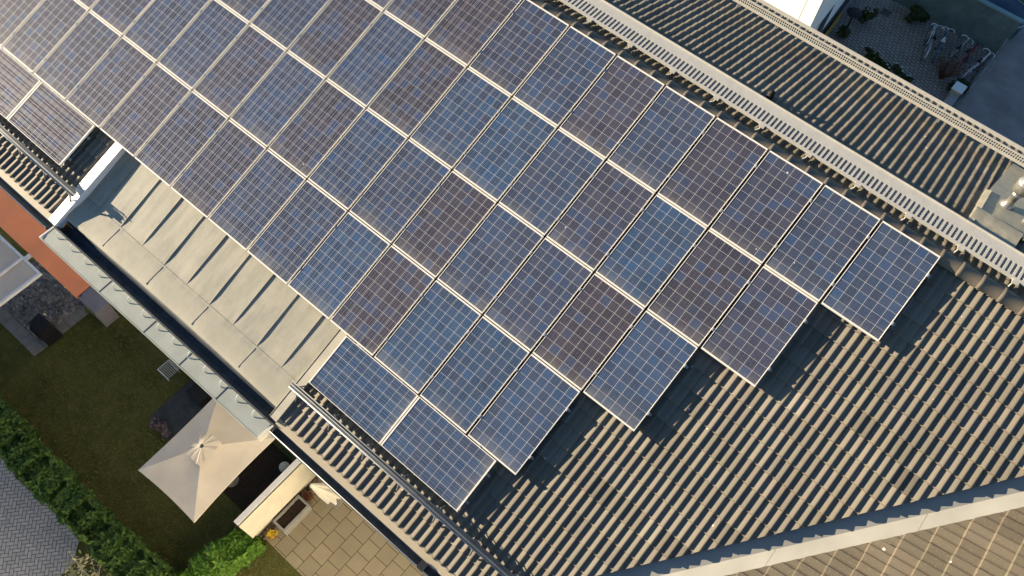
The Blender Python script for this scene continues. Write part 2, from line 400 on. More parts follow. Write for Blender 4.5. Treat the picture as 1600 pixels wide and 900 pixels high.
struct(MB().poly([(-2.3, -9.05, .010), (1.0, -9.05, .010), (1.0, -7.2, .010), (-2.3, -7.2, .010)]), 'soil_bed', M['soil'])

gb = MB()
for _ in range(34000):
    x = random.uniform(-7.6, 3.4); y = random.uniform(-12.2, -7.3)
    if -3.7 < x < 1.3 and y > -9.1 or x > 1.3 and y > -9.2: continue
    a = random.uniform(0, 6.283); h = random.uniform(.03, .075); q = h * random.uniform(.3, 1.0)
    dx, dy = math.cos(a), math.sin(a); wd = .008
    gb.poly([(x - dy * wd, y + dx * wd, .0), (x + dy * wd, y - dx * wd, .0), (x + dx * q, y + dy * q, h)])
M['blade'] = leaf_mat('grass_blades', (.09, .12, .026), (.19, .21, .05), (.32, .26, .11))
tag(gb.build('grass', M['blade']), 'short dark green grass blades of the shaded lawn', 'grass', kind='stuff')

# ------------------------------------------------------------------ the house
house = empty('terraced_house', (4, -1, 0))
tag(house, 'long terraced house under a grey ribbed tile roof covered with solar panels', 'house')
wl = MB(); wl.box(-10, -6.95, 0, 20, 4.6, 9.9); wl.box(8.3, -34, 0, 20, -6.95, 9.6)
# gable fillers under the ridge
wl.poly([(-10, -6.95, 9.9), (-10, 4.6, 9.9), (-10, .1, 12.7)])
wall_o = wl.build('wall', M['white'], house)

RIB_T = [0, .020, .032, .042, .056, .072, .088, .102, .112, .119, .126, .132, .139, .150]
RIB_H = [0, .000, .001, .0045, .0105, .0175, .0245, .0300, .0330, .0338, .0325, .0270, .0100, 0]   # gentle flank, steep flank
def tiles(fr, x0, x1, s0, s1, keep=None, course=.316, cut=None, flip=False, bev=.006):
    """ribbed interlocking tiles, two ribs each; fr(x, s, h) with s running down the slope"""
    V = []; F = []; S = []; T = []
    prof = [(t + o, h) for o in (0, .15) for t, h in list(zip(RIB_T, RIB_H))[:-1]] + [(.30, 0)]
    if flip: prof = [(.30 - t, h) for t, h in reversed(prof)]
    npf = len(prof)
    nx = int(round((x1 - x0) / .30)); ns = int(math.ceil((s1 - s0) / course))
    for j in range(ns):
        sa = s0 + j * course - .03; sb = min(s0 + (j + 1) * course, s1)
        for i in range(nx):
            xa = x0 + i * .30
            if keep and not keep(xa + .15, (sa + sb) / 2): continue
            dh = random.uniform(-.002, .002); dx = random.uniform(-.003, .003); ds = random.uniform(-.005, .005)
            tone = random.uniform(.82, 1.14) * (random.choice((.72, .8, 1.2)) if random.random() < .05 else 1); tc = (tone * random.uniform(.98, 1.03), tone, tone * random.uniform(.95, 1.02), 1)
            k = len(V)
            for (s_, hb) in ((sa, -.184), (sb + ds - .006, -.150)):
                for (t, h) in prof: V.append(fr(xa + t + dx, s_, hb + h + dh))
            for (t, h) in prof: V.append(fr(xa + t + dx, sb + ds - .006, -.150 + h + dh))
            for (t, h) in prof: V.append(fr(xa + t + dx, sb + ds + bev, -.182 + h + dh))
            for q in range(npf - 1):
                F.append((k + q, k + npf + q, k + npf + q + 1, k + q + 1)); S.append(True); T.append(tc)
                a = k + 2 * npf + q
                F.append((a, a + npf, a + npf + 1, a + 1)); S.append(False); T.append(tc)
    me = bpy.data.meshes.new('tiles')
    me.from_pydata([tuple(v) for v in V], [], F); me.polygons.foreach_set("use_smooth", S)
    ca = me.color_attributes.new("tone", 'FLOAT_COLOR', 'CORNER')
    buf = np.repeat(np.array(T, dtype=np.float32), 4, axis=0); ca.data.foreach_set("color", buf.ravel())
    if cut:
        bm = bmesh.new(); bm.from_mesh(me)
        for co, no in cut:
            bmesh.ops.bisect_plane(bm, geom=bm.verts[:] + bm.edges[:] + bm.faces[:], plane_co=co, plane_no=no, clear_outer=True)
        bm.to_mesh(me); bm.free()
    return me
def part_from(me, name, mat, parent):
    inv = parent.matrix_basis.inverted() if parent.parent is None else ROOT[parent.name].inverted()
    me.transform(inv); me.materials.append(mat); me.name = name
    o = bpy.data.objects.new(name, me); col.objects.link(o); o.parent = parent
    ROOT[o.name] = parent.matrix_basis.copy() if parent.parent is None else ROOT[parent.name]
    return o
DL, DR, DT = -2.52, 3.28, 6.0         # metal bay in the tiles
vd = Vector((FB.x - FA.x, FB.y - FA.y, 0)).normalized(); vn = Vector((vd.y, -vd.x, 0))     # points to the wing side
ea = near(10.48, -4.89, -.15); EA = Vector((ea.x, ea.y, 0))
near_me = tiles(lambda x, s, h: near(x, -s, h), -9.92, 15.0, .06, 8.31,
                keep=lambda x, s: not (DL + .0 < x < DR - .0 and s > DT + .15), cut=[(EA, vn)])
roof_near = part_from(near_me, 'tiled_slope', M['tile'], house)
far_me = tiles(lambda x, s, h: far(x, s, h), -9.97, 15.0, .06, 5.22)
part_from(far_me, 'tiled_slope', M['tile'], house)
wcut = Vector((FA.x, FA.y - .33, 0))
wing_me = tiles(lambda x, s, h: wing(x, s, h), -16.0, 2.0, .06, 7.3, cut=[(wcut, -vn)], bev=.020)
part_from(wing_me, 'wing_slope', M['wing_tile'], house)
ub = MB()                                                             # boarding under the tiles
def nb(x, v): return near(x, v, -.24)
def vx(v): return valley_x(near(0, v, -.2).y)
ub.poly([nb(-10, 0), nb(-10, -8.3), nb(-2.5, -8.3), nb(-2.5, 0)])
ub.poly([nb(-2.5, 0), nb(-2.5, -6.4), nb(3.25, -6.4), nb(3.25, 0)])
ub.poly([nb(3.25, 0), nb(3.25, -8.3), nb(vx(-8.3) - .0, -8.3), nb(vx(0), 0)])
ub.poly([far(-10, 0, -.24), far(15, 0, -.24), far(15, 5.2, -.24), far(-10, 5.2, -.24)])
ub.build('roof_boarding', M['bark'], house)
wb = MB(); y_a, y_b = -30.0, 3.0
def wv(s): return FA.y + ((wing(0, s, 0).x - FA.x) / (FB.x - FA.x)) * (FB.y - FA.y)
wb.poly([wing(wv(0) - .02, 0, -.24), wing(wv(7.2) - .02, 7.2, -.24), wing(-30, 7.2, -.24), wing(-30, 0, -.24)])
wb.poly([(WX, -30, WZ), (WX + 6, -30, WZ - 2.4), (WX + 6, 5, WZ - 2.4), (WX, 5, WZ)])
wb.build('wing_boarding', M['bark'], house)

# ridge caps: half-round, each overlapping the next
def cap_mesh():
    mb = MB(); n = 9; L = .36
    rows = []
    for x, r, dz in ((0, .128, 0), (.02, .137, .0), (.05, .137, .0), (.065, .126, 0), (L, .120, -.006)):
        rows.append([(x, r * math.cos(math.pi * k / n) * 1.05, r * math.sin(math.pi * k / n) * .95 + dz) for k in range(n + 1)])
    mb.sheet(rows)
    return mb
cm = cap_mesh(); me = bpy.data.meshes.new('ridge_cap'); me.from_pydata(cm.v, [], cm.f); me.polygons.foreach_set("use_smooth", [True] * len(cm.f)); me.materials.append(M['tile'])
ca = me.color_attributes.new("tone", 'FLOAT_COLOR', 'CORNER'); ca.data.foreach_set("color", [.95, .90, .86, 1.0] * len(me.loops))
x = -6.0; k = 0
while x < 13.6:
    o = bpy.data.objects.new('ridge_cap', me); col.objects.link(o); o.parent = house
    o.location = Vector((x, .095 + random.uniform(-.003, .003), ZR - .135)) - house.location; o.rotation_euler = (0, random.uniform(-.006, .006), random.uniform(-.01, .01))
    x += .335; k += 1
# valley sheet
vf = MB()
def fold(t, dx=0, dy=0, dz=0): return Vector((FA.x + (FB.x - FA.x) * t + dx, FA.y + (FB.y - FA.y) * t + dy, FA.z + (FB.z - FA.z) * t + dz))
rows = []
for t in np.linspace(-1.4, 1.75, 40):
    f = fold(t, dz=.004)
    up = Vector((f.x - .62, f.y, f.z)) ; up.z = near(0, 0).z + up.y * math.tan(P) - .235      # lies on the near slope
    dn = Vector((f.x, f.y - .46, f.z + .004))
    up2 = f.lerp(up, .5)
    rows.append([up, up2, f, f.lerp(dn, .5), dn])
vf.sheet(rows, smooth=False)
for t in (-.55, .02, .62):                                          # lapped joints
    f = fold(t, dz=.007); g_ = fold(t + .012, dz=.007)
    vf.poly([f, g_, g_ + Vector((0, -.44, .004)), f + Vector((0, -.44, .004))])
vf.build('valley_flashing', M['flash'], house)
# eaves: tile closing strip, gutter, fascia
def eave(xa, xb):
    e = MB(); e.hexa([near(xa, -8.42, -.20), near(xb, -8.42, -.20), near(xb, -8.28, -.20), near(xa, -8.28, -.20),
                      near(xa, -8.42, -.152), near(xb, -8.42, -.152), near(xb, -8.28, -.138), near(xa, -8.28, -.138)])
    e.build('eave_strip', M['zinc'], house)
    g = MB(); y0 = near(0, -8.42, -.2).y; z0 = near(0, -8.42, -.2).z - .015
    prof = [(y0 + .01, z0), (y0 + .005, z0 - .10), (y0 - .06, z0 - .125), (y0 - .13, z0 - .10), (y0 - .135, z0 + .0), (y0 - .148, z0 + .008), (y0 - .152, z0 - .11), (y0 - .06, z0 - .14), (y0 + .02, z0 - .12)]
    g.sheet([[(xa, a, b) for a, b in prof], [(xb, a, b) for a, b in prof]], False)
    go = g.build('gutter', M['gutter'], house)
    r = MB(); r.tube([(xa, y0 - .142, z0 + .008), (xb, y0 - .142, z0 + .008)], .007, 6); r.build('rim', M['white_paint'], go)
eave(-10, -2.62); eave(3.40, 7.62)
fb = MB(); fb.box(-10, -7.60, 9.92, 7.9, -6.951, 10.0); fb.build('fascia', M['white_paint'], house)
# far eave gutter
g = MB()
g.hexa([far(-10, 5.10, -.22), far(15, 5.10, -.22), far(15, 5.21, -.22), far(-10, 5.21, -.22), far(-10, 5.10, -.200), far(15, 5.10, -.200), far(15, 5.21, -.190), far(-10, 5.21, -.190)])
g.build('eave_strip', M['white_steel'], house)
yo = far(0, 5.225, -.17).y; zo = far(0, 5.225, -.17).z - .005
g = MB(); g.sheet([[(xx, yo + .0, zo - .015), (xx, yo + .01, zo - .09), (xx, yo + .09, zo - .09), (xx, yo + .10, zo + .01), (xx, yo + .165, zo + .014), (xx, yo + .165, zo - .11), (xx, yo - .02, zo - .13)] for xx in (-10, 15)], False)
g.build('gutter', M['white_steel'], house)
# closers behind tile ends at the far eave
# metal bay with standing seams
mr = MB(); bayx = [-2.40] + [-2.03 + .605 * k for k in range(9)] + [3.26]
def bay(x, v, dh=0): 
    # plane below the tiles, flattening towards the foot
    pts = [(-6.05, -.185), (-7.50, -.215), (-7.66, -.218), (-7.75, -.208), (-8.05, -.165), (-8.16, -.158), (-8.20, -.17)]
    for (a, ha), (b, hb) in zip(pts, pts[1:]):
        if b <= v <= a: return near(x, v, ha + (hb - ha) * (a - v) / (a - b) + dh)
    return near(x, v, pts[0][1] + dh)
rows = []
vs_ = [-6.05, -6.30, -6.7, -7.1, -7.5, -7.6, -7.66, -7.70, -7.75, -7.85, -7.95, -8.05, -8.11, -8.16, -8.20]
xs_ = np.linspace(-2.45, 3.28, 95)
def footv(x, v):      # the foot line bows and dips a little
    if v > -7.9: return v
    return v + .035 * math.sin((x + 2.4) / 5.8 * math.pi) * (-(v + 7.9) / .3)
for v in vs_:
    rows.append([bay(x, v, .003 * math.sin(x * 5.2 + v) * math.sin(v * 4) + (.028 * max(0, 1 - (x + 2.45) / .5) ** 2 if v < -7.9 else 0)) + Vector((0, footv(x, v) - v, 0)) for x in xs_])
mr.sheet(rows)
rows2 = [[q + Vector((0, .0, 0)) for q in rows[-1]], [q + Vector((0, .012, -.05)) for q in rows[-1]]]
mr.sheet(rows2, False)
metal = mr.build('metal_roof', M['zinc'], house)
for k in range(9):
    sm = MB(); x = -2.03 + .605 * k
    hs = [(-6.10, .019), (-7.42, .019), (-7.56, .013), (-7.66, .003)]
    for (a, ha), (b, hb) in zip(hs, hs[1:]):
        sm.hexa([bay(x - .006, a), bay(x + .006, a), bay(x + .006, b), bay(x - .006, b), bay(x - .006, a, ha), bay(x + .006, a, ha), bay(x + .006, b, hb), bay(x - .006, b, hb)])
    sm.build('standing_seam', M['zinc'], metal)
for x in (-1.42, -.21, 1.0, 2.21):
    sm = MB()
    for a, b in ((-7.70, -7.85), (-7.85, -8.0), (-8.0, -8.14)):
        p = [bay(x - .012, footv(x, a)), bay(x + .012, footv(x, a)), bay(x + .012, footv(x, b)), bay(x - .012, footv(x, b))]
        sm.hexa([q + Vector((0, 0, -.002)) for q in p] + [q + Vector((0, 0, .005)) for q in p])
    sm.build('lapped_joint', M['zinc'], metal)
sm = MB()
for k in range(10):                                                # horizontal fold, slightly uneven
    xa, xb = bayx[k], bayx[k + 1]
    sm.hexa([bay(xa, -7.70), bay(xb, -7.70), bay(xb, -7.66), bay(xa, -7.66), bay(xa, -7.695, .006), bay(xb, -7.695, .006), bay(xb, -7.665, .006), bay(xa, -7.665, .006)])
sm.build('cross_fold', M['zinc'], metal)
ch = MB()                                                             # raised side cheeks
ch.hexa([near(-2.66, -8.40, -.24), near(-2.40, -8.40, -.24), near(-2.40, -6.45, -.24), near(-2.66, -6.45, -.24),
         near(-2.66, -8.40, -.13), near(-2.40, -8.40, -.060), near(-2.40, -6.45, -.060), near(-2.66, -6.45, -.13)])
ch.build('side_flashing', M['white_paint'], house)
ch = MB()
ch.hexa([near(3.25, -8.36, -.24), near(3.42, -8.36, -.24), near(3.42, -6.40, -.24), near(3.25, -6.40, -.24),
         near(3.25, -8.36, -.120), near(3.42, -8.36, -.090), near(3.42, -6.40, -.090), near(3.25, -6.40, -.120)])
ch.tube([near(3.25, -8.36, -.118), near(3.25, -6.40, -.118)], .009, 6)
ch.build('side_flashing', M['olive'], house)
# gutter and flat ledge under the bay
yb = -7.93; zb = ZR - 2.86
g = MB(); g.sheet([[(xx, -7.50, zb + .02), (xx, -7.69, zb - .02), (xx, -7.71, zb - .24), (xx, -7.80, zb - .28), (xx, -7.90, zb - .24), (xx, yb + .012, zb + .01), (xx, yb, zb + .012), (xx, yb - .004, zb - .27)] for xx in (-2.55, 3.42)], False)
g.poly([(-2.552, -7.50, zb + .02), (-2.552, -7.69, zb - .02), (-2.552, -7.80, zb - .27), (-2.552, yb, zb - .24), (-2.552, yb, zb + .012), (-2.552, -7.74, zb - .01)])
g.build('gutter', M['gutter'], house)
lz = ZR - 2.93
lg = MB(); lg.hexa([(-2.46, -8.235, lz - .10), (3.33, -8.235, lz - .10), (3.33, -7.94, lz - .10), (-2.46, -7.94, lz - .10),
                    (-2.46, -8.235, lz - .025), (3.33, -8.235, lz - .025), (3.33, -7.94, lz + .0), (-2.46, -7.94, lz + .0)])
lg.box(-2.46, -8.245, lz - .13, 3.33, -8.236, lz - .018)
lo = lg.build('ledge', M['ledge'], house)
for x in (-.80, .42, 1.36, 2.30):
    j = MB(); j.hexa([(x - .006, -8.234, lz - .03), (x + .006, -8.234, lz - .03), (x + .006, -7.95, lz - .006), (x - .006, -7.95, lz - .006),
                                       (x - .006, -8.234, lz - .020), (x + .006, -8.234, lz - .020), (x + .006, -7.95, lz + .005), (x - .006, -7.95, lz + .005)])
    j.build('sheet_joint', M['dark_steel'], lo)
e_ = MB(); e_.box(3.331, -8.24, lz - .14, 3.39, -7.9, lz - .008); e_.build('end_board', M['cream'], lo)
e_ = MB(); e_.box(-2.53, -8.24, lz - .14, -2.50, -7.9, lz - .004); e_.build('end_board', M['white_paint'], lo)
x = -2.28
while x < 3.2:
    h = MB(); h.tube([(x, -7.945, zb + .012), (x - .01, -7.99, lz + .055), (x + .015, -8.045, lz + .002), (x + .06, -8.01, lz + .012)], .0065, 6)
    h.build('gutter_bracket', M['white_paint'], lo); x += .405
# small dark outlet in the right gutter
mb = MB(); mb.box(6.72, -8.06, 10.0, 6.84, -7.93, 10.16); mb.build('downpipe_head', M['dark_steel'], house)
# windows and doors of the walls (seen from lower viewpoints)
def window(xc, z, wdt, hgt, y, side=-1):
    f = MB(); f.box(xc - wdt / 2 - .07, y - .04 if side < 0 else y - .003, z - .07, xc + wdt / 2 + .07, y + .003 if side < 0 else y + .04, z + hgt + .07)
    fo = f.build('window', M['white_paint'], house)
    q = MB(); yy = y - .046 if side < 0 else y + .046
    q.box(xc - wdt / 2, min(yy, yy - side * .004), z, xc + wdt / 2, max(yy, yy - side * .004), z + hgt); q.build('pane', M['glass'], fo)
for xx in (-8, -5, -.8, 1.4, 4.6, 6.6):
    for zz in (.9, 3.9, 6.9): window(xx, zz, 1.1, 1.3, -6.95)
for xx in (-7, -3, 1, 5, 12, 16):
    for zz in (.9, 3.9, 6.9): window(xx, zz, 1.1, 1.3, 4.6, 1)

# ------------------------------------------------------------------ solar panels
B_, M_, Pu = (.032, .083, .170), (.042, .057, .106), (.058, .050, .070)
TINT = {0: {9: (B_, M_, .5), 8: (M_, B_, .4), 7: (M_, Pu, .2), 6: (M_, Pu, .6), 5: (M_, B_, .3), 4: (Pu, M_, .4), 3: (M_, B_, .35), 2: (M_, M_, 0), 1: (Pu, Pu, 0), 0: (Pu, M_, .3), -1: (M_, M_, 0)},
        1: {8: (M_, Pu, .3), 7: (Pu, M_, .25), 6: (B_, B_, 0), 5: (M_, Pu, .35), 4: (M_, B_, .45), 3: (B_, B_, 0), 2: (B_, M_, .3), 1: (Pu, M_, .2), 0: (M_, B_, .4), -1: (Pu, M_, .2), -2: (M_, B_, .3), -3: (M_, M_, 0)},
        2: {7: (B_, M_, .4), 6: (Pu, Pu, 0), 5: (M_, B_, .2), 4: (M_, B_, .3), 3: (Pu, M_, .1), 2: (M_, B_, .35), 1: (B_, M_, .4), 0: (Pu, M_, .2), -1: (M_, B_, .3), -2: (Pu, M_, .4), -3: (M_, B_, .2), -4: (M_, B_, .2), -5: (Pu, M_, .5), -6: (M_, M_, 0)},
        3: {6: (B_, M_, .35), 5: (B_, M_, .1), 4: (B_, B_, 0), 3: (Pu, Pu, 0), 2: (B_, M_, .2), 1: (M_, B_, .3), 0: (M_, B_, .2), -1: (Pu, M_, .4), -2: (Pu, M_, .5), -3: (Pu, M_, .3), -4: (Pu, M_, .3), -5: (M_, Pu, .4), -6: (Pu, M_, .4), -7: (Pu, Pu, 0)}}
PU, PV = 1.012, 1.635
PW, PL = .970, 1.618
fm = MB(); t_ = .026; tl = .010
for a in ((-PW / 2, -PL / 2, PW / 2, -PL / 2 + t_), (-PW / 2, PL / 2 - t_, PW / 2, PL / 2), (-PW / 2, -PL / 2 + t_, -PW / 2 + tl, PL / 2 - t_), (PW / 2 - tl, -PL / 2 + t_, PW / 2, PL / 2 - t_)):
    fm.box(a[0], a[1], -.040, a[2], a[3], 0)
frame_me = None; cell_me = None; clamp_me = None
def mesh_of(mb, name, mat):
    me = bpy.data.meshes.new(name); me.from_pydata(mb.v, [], mb.f); me.materials.append(mat); return me
frame_me = mesh_of(fm, 'frame', M['alu'])
cell_me = mesh_of(MB().box(-PW / 2 + tl - .002, -PL / 2 + t_ - .002, -.030, PW / 2 - tl + .002, PL / 2 - t_ + .002, -.006), 'cell_sheet', M['cells'])
clamp_me = mesh_of(MB().box(.0, -.026, -.02, .024, .026, .006).tube([(.012, 0, .004), (.012, 0, .012)], .007, 6), 'clamp', M['steel'])
ORD = ['first', 'second', 'third', 'fourth', 'fifth', 'sixth', 'seventh', 'eighth', 'ninth', 'tenth', 'eleventh', 'twelfth', 'thirteenth', 'fourteenth']
def solar_panel(uc, vc, rot90, tint, label):
    o = empty('solar_panel', near(uc, vc, random.uniform(-.002, .002)))
    o.rotation_euler = (Matrix.Rotation(P + random.uniform(-.0008, .0008), 4, 'X') @ Matrix.Rotation(random.uniform(-.0012, .0012), 4, 'Y') @ Matrix.Rotation(R_(90) if rot90 else 0, 4, 'Z')).to_euler()
    tag(o, label, 'solar panel', 'solar panels on the sunny roof slope')
    for nme, me in (('frame', frame_me), ('cell_sheet', cell_me)):
        c = bpy.data.objects.new(nme, me); col.objects.link(c); c.parent = o
        if nme == 'cell_sheet':
            j = random.uniform(.88, 1.12); c.color = (tint[0] * j, tint[1] * j, tint[2] * j, 1)
    for yy in (-.46, .46):
        c = bpy.data.objects.new('clamp', clamp_me); col.objects.link(c); c.parent = o; c.location = (PW / 2 - .001, yy, 0)
def word(t):
    return 'bright blue' if t[2] > .143 else ('dull purple' if t[2] < .090 else 'violet blue')
rowname = ['top row along the ridge', 'second row below the ridge', 'third row below the ridge', 'lowest full row above the metal roof']
for j in range(4):
    keys = sorted(TINT[j], reverse=True)
    for k, i in enumerate(keys):
        a, b, f = TINT[j][i]; t = tuple(a[q] * (1 - f) + b[q] * f for q in range(3))
        lab = '%s panel, %s from right in the %s' % (word(t), ORD[k], rowname[j])
        solar_panel((i + .5) * PU + .005, -(j + .5) * PV + .003, False, t, lab)
solar_panel(4.262, -7.033, True, B_, 'blue solar panel laid sideways beside the pale metal roof, right of the bay')
solar_panel(5.895, -7.033, True, tuple(.6 * a + .4 * b for a, b in zip(B_, M_)), 'blue solar panel laid sideways, the lowest on the roof, above the pipe snow guard')
solar_panel(-3.955, -7.033, True, Pu, 'dull purple solar panel laid sideways left of the pale metal roof')
solar_panel(-5.600, -7.033, True, Pu, 'dull purple solar panel laid sideways at the left edge of the photo')
# mounting rails
rl = [(-1, 10, 0), (-3.2, 9, 1), (-6, 8, 2), (-7, 7, 3)]
pos = ['upper', 'lower']
for xa, xb, j in rl:
    for k, dv in enumerate((-.345, -1.265)):
        v = -j * PV + dv
        m_ = MB().box(xa * PU - .03, v - .02, -.085, xb * PU + .045, v + .02, -.041, near)
        tag(m_.build('mounting_rail', M['steel']), '%s aluminium rail under panels of the %s' % (pos[k], rowname[j]), 'mounting rail', 'rails under the solar panels')
for xa, xb, nm in ((3.44, 6.76, 'two sideways panels at the bottom right'), (-6.45, -3.10, 'two sideways panels at the left')):
    for k, v in enumerate((-6.80, -7.32)):
        m_ = MB().box(xa, v - .02, -.085, xb, v + .02, -.041, near)
        tag(m_.build('mounting_rail', M['steel']), '%s rail under the %s' % (pos[k], nm), 'mounting rail', 'rails under the solar panels')

# ------------------------------------------------------------------ roof walkway and snow grille on the courtyard side
wk = empty('roof_walkway', (5, .55, ZR - .19)); tag(wk, 'long cream metal roof walkway with slotted treads beyond the ridge', 'roof walkway')
y0, y1, y2, y3, zt = .552, .600, .845, 1.065, ZR - .190
MB().box(-6, y0, zt - .035, 15, y1, zt).build('edge_rail', M['white_steel'], wk)
mb = MB().box(-6, y2, zt - .035, 15, y3, zt)
mb.box(-6, y3 - .016, zt, 15, y3, zt + .02).build('edge_plate', M['white_steel'], wk)
tr = MB(); x = -5.95; p_ = .082
bars = MB()
while x < 14.95:
    tr.box(x, y1, zt - .016, x + .038, y2, zt - .002)
    for q in range(6):
        yy = y1 + (y2 - y1) * (q + .5) / 6
        bars.box(x + .0381, yy - .008, zt - .020, x + p_ - .0001, yy + .008, zt - .010)
    bars.box(x + .052, y1, zt - .030, x + .062, y2, zt - .0205)
    x += p_
tr.build('tread_bars', M['white_steel'], wk); bars.build('tread_mesh', M['steel'], wk)
x = -5.0
while x < 14:
    b = MB(); z_r = lambda y: ZR - y * math.tan(P) - .15
    b.tube([(x, .60, zt - .03), (x - .02, .52, z_r(.5) + .02), (x - .05, .38, z_r(.38) + .045)], .014, 6)
    b.tube([(x, .60, zt - .03), (x, .92, zt - .03), (x, .98, z_r(.98) + .02)], .012, 6)
    b.box(x - .05, .50, zt - .036, x + .05, .56, zt - .004)
    b.build('bracket', M['white_steel'], wk); x += .90
sg = empty('snow_grille', (5, 4.1, ZR - 1.45)); tag(sg, 'upright cream snow grille with two rows of slots along the far eave', 'snow guard')
yg, zg = 4.10, ZR - 1.40
rails = MB()
for z, t, h in ((zg, .05, .045), (zg + .099, .012, .012), (zg + .165, .028, .022)): rails.box(-6, yg - t / 2, z, 15, yg + t / 2, z + h)
rails.build('rails', M['white_steel'], sg)
bars = MB(); x = -5.98
while x < 14.98:
    bars.box(x, yg - .006, zg + .0451, x + .016, yg + .006, zg + .0989); bars.box(x, yg - .006, zg + .1111, x + .016, yg + .006, zg + .1649); x += .046
bars.build('bars', M['white_steel'], sg)
x = -5.5
while x < 14.5:
    b = MB(); b.box(x - .015, yg + .024, zg - .10, x + .015, yg + .05, zg + .15); b.box(x - .02, yg - .04, zg - .075, x + .02, yg + .05, zg - .04)
    b.build('bracket', M['steel'], sg); x += .90

# ------------------------------------------------------------------ pipe snow guards on the garden side
def pipe_guard(xa, xb, label):
    g = empty('pipe_snow_guard', near((xa + xb) / 2, -7.7, -.11)); tag(g, label, 'snow guard', 'pipe snow guards above the garden eave')
    for v, h, r in ((-7.765, .065, .015), (-7.705, .095, .008), (-7.655, .115, .008)):
        MB().tube([near(xa, v, h), near(xb, v, h)], r, 8).build('pipe', M['steel'] if r > .01 else M['dull_steel'], g)
    MB().box(xa, -7.755, .058, xb, -7.655, .064, near).build('plate', M['gutter'], g)
    x = xa + .18
    while x < xb:
        b = MB()
        b.hexa([near(x - .05, -7.80, .02), near(x + .05, -7.80, .02), near(x + .05, -7.64, .04), near(x - .05, -7.64, .04),
                near(x - .05, -7.80, .030), near(x + .05, -7.80, .030), near(x + .05, -7.64, .050), near(x - .05, -7.64, .050)])
        b.tube([near(x, -7.78, .03), near(x, -7.90, -.10)], .016, 6)
        b.tube([near(x, -7.63, .09), near(x, -7.58, -.10)], .012, 6)
        b.build('bracket', M['dull_steel'], g); x += .76
pipe_guard(-6.5, -2.40, 'pipe snow guard ending left of the pale metal roof')
pipe_guard(3.27, 8.05, 'long pipe snow guard below the lowest solar panels, right of the metal roof')

# ------------------------------------------------------------------ flue and vents on the courtyard side
fl = empty('flue', far(10.6, 2.7, -.1)); tag(fl, 'silvery flue pipe on a crumpled metal sheet at the right edge of the roof', 'flue')
mb = MB()
rows = []
for dd in np.linspace(2.05, 4.45, 9): rows.append([far(xx, dd, -.085 + .003 * math.sin(dd * 5 + xx * 9)) for xx in np.linspace(10.26 + max(0, dd - 2.9) * .10, 12.1, 12)])
mb.sheet(rows)
mb.hexa([far(10.20, 1.62, -.12), far(10.29, 1.62, -.12), far(10.31, 2.95, -.12), far(10.22, 2.95, -.12), far(10.20, 1.62, -.09), far(10.29, 1.62, -.06), far(10.31, 2.95, -.06), far(10.22, 2.95, -.09)])
mb.build('flashing_sheet', M['lead'], fl)
mb = MB(); rows = []
for dd, hh in ((1.58, -.118), (1.66, -.085), (1.80, -.04), (1.94, .03), (2.06, -.01), (2.13, -.075)):
    rows.append([far(xx, dd + (.020 * math.sin(xx * 37) * (1 if dd < 1.6 else 0)), hh + (.005 if dd < 1.6 else .0015) * math.sin(xx * 23 + dd * 9)) for xx in np.linspace(10.22, 11.02, 22)])
mb.sheet(rows); mb.build('apron', M['lead'], fl)
pb = far(10.63, 2.78, -.08)
mb = MB(); mb.lathe(pb, [(.13, 0), (.095, .05), (.070, .07), (.066, .30), (.080, .30), (.080, .34), (.066, .345), (.066, .42)], 18); mb.build('pipe', M['flue_steel'], fl, True)
mb = MB(); mb.lathe(pb + Vector((0, 0, .42)), [(.07, 0), (.15, .02), (.155, .20), (.14, .24), (.09, .25), (.09, .34), (.16, .37), (.15, .41), (0, .44)], 20); mb.build('cowl', M['flue_steel'], fl, True)
pb = far(11.0, 2.6, -.08)
mb = MB(); mb.tube([pb, pb + Vector((0, 0, .25)), pb + Vector((.12, .1, .36)), pb + Vector((.35, .2, .38))], .05, 10); mb.build('branch_pipe', M['steel'], fl)
vp = empty('vent_pipe', far(6.36, 1.80, -.12)); tag(vp, 'small black vent pipe poking through the tiles beside the walkway', 'vent pipe')
q = far(6.36, 1.80, -.16)
mb = MB(); mb.lathe(q, [(.085, 0), (.07, .05), (.062, .06), (.062, .17), (.050, .175), (.048, .10)], 16); mb.build('pipe', M['black'], vp)
mb = MB(); mb.hexa([far(6.24, 1.66, -.14), far(6.48, 1.66, -.14), far(6.48, 1.98, -.14), far(6.24, 1.98, -.14), far(6.24, 1.66, -.125), far(6.48, 1.66, -.125), far(6.48, 1.98, -.115), far(6.24, 1.98, -.115)]); mb.build('base_plate', M['dark_steel'], vp)

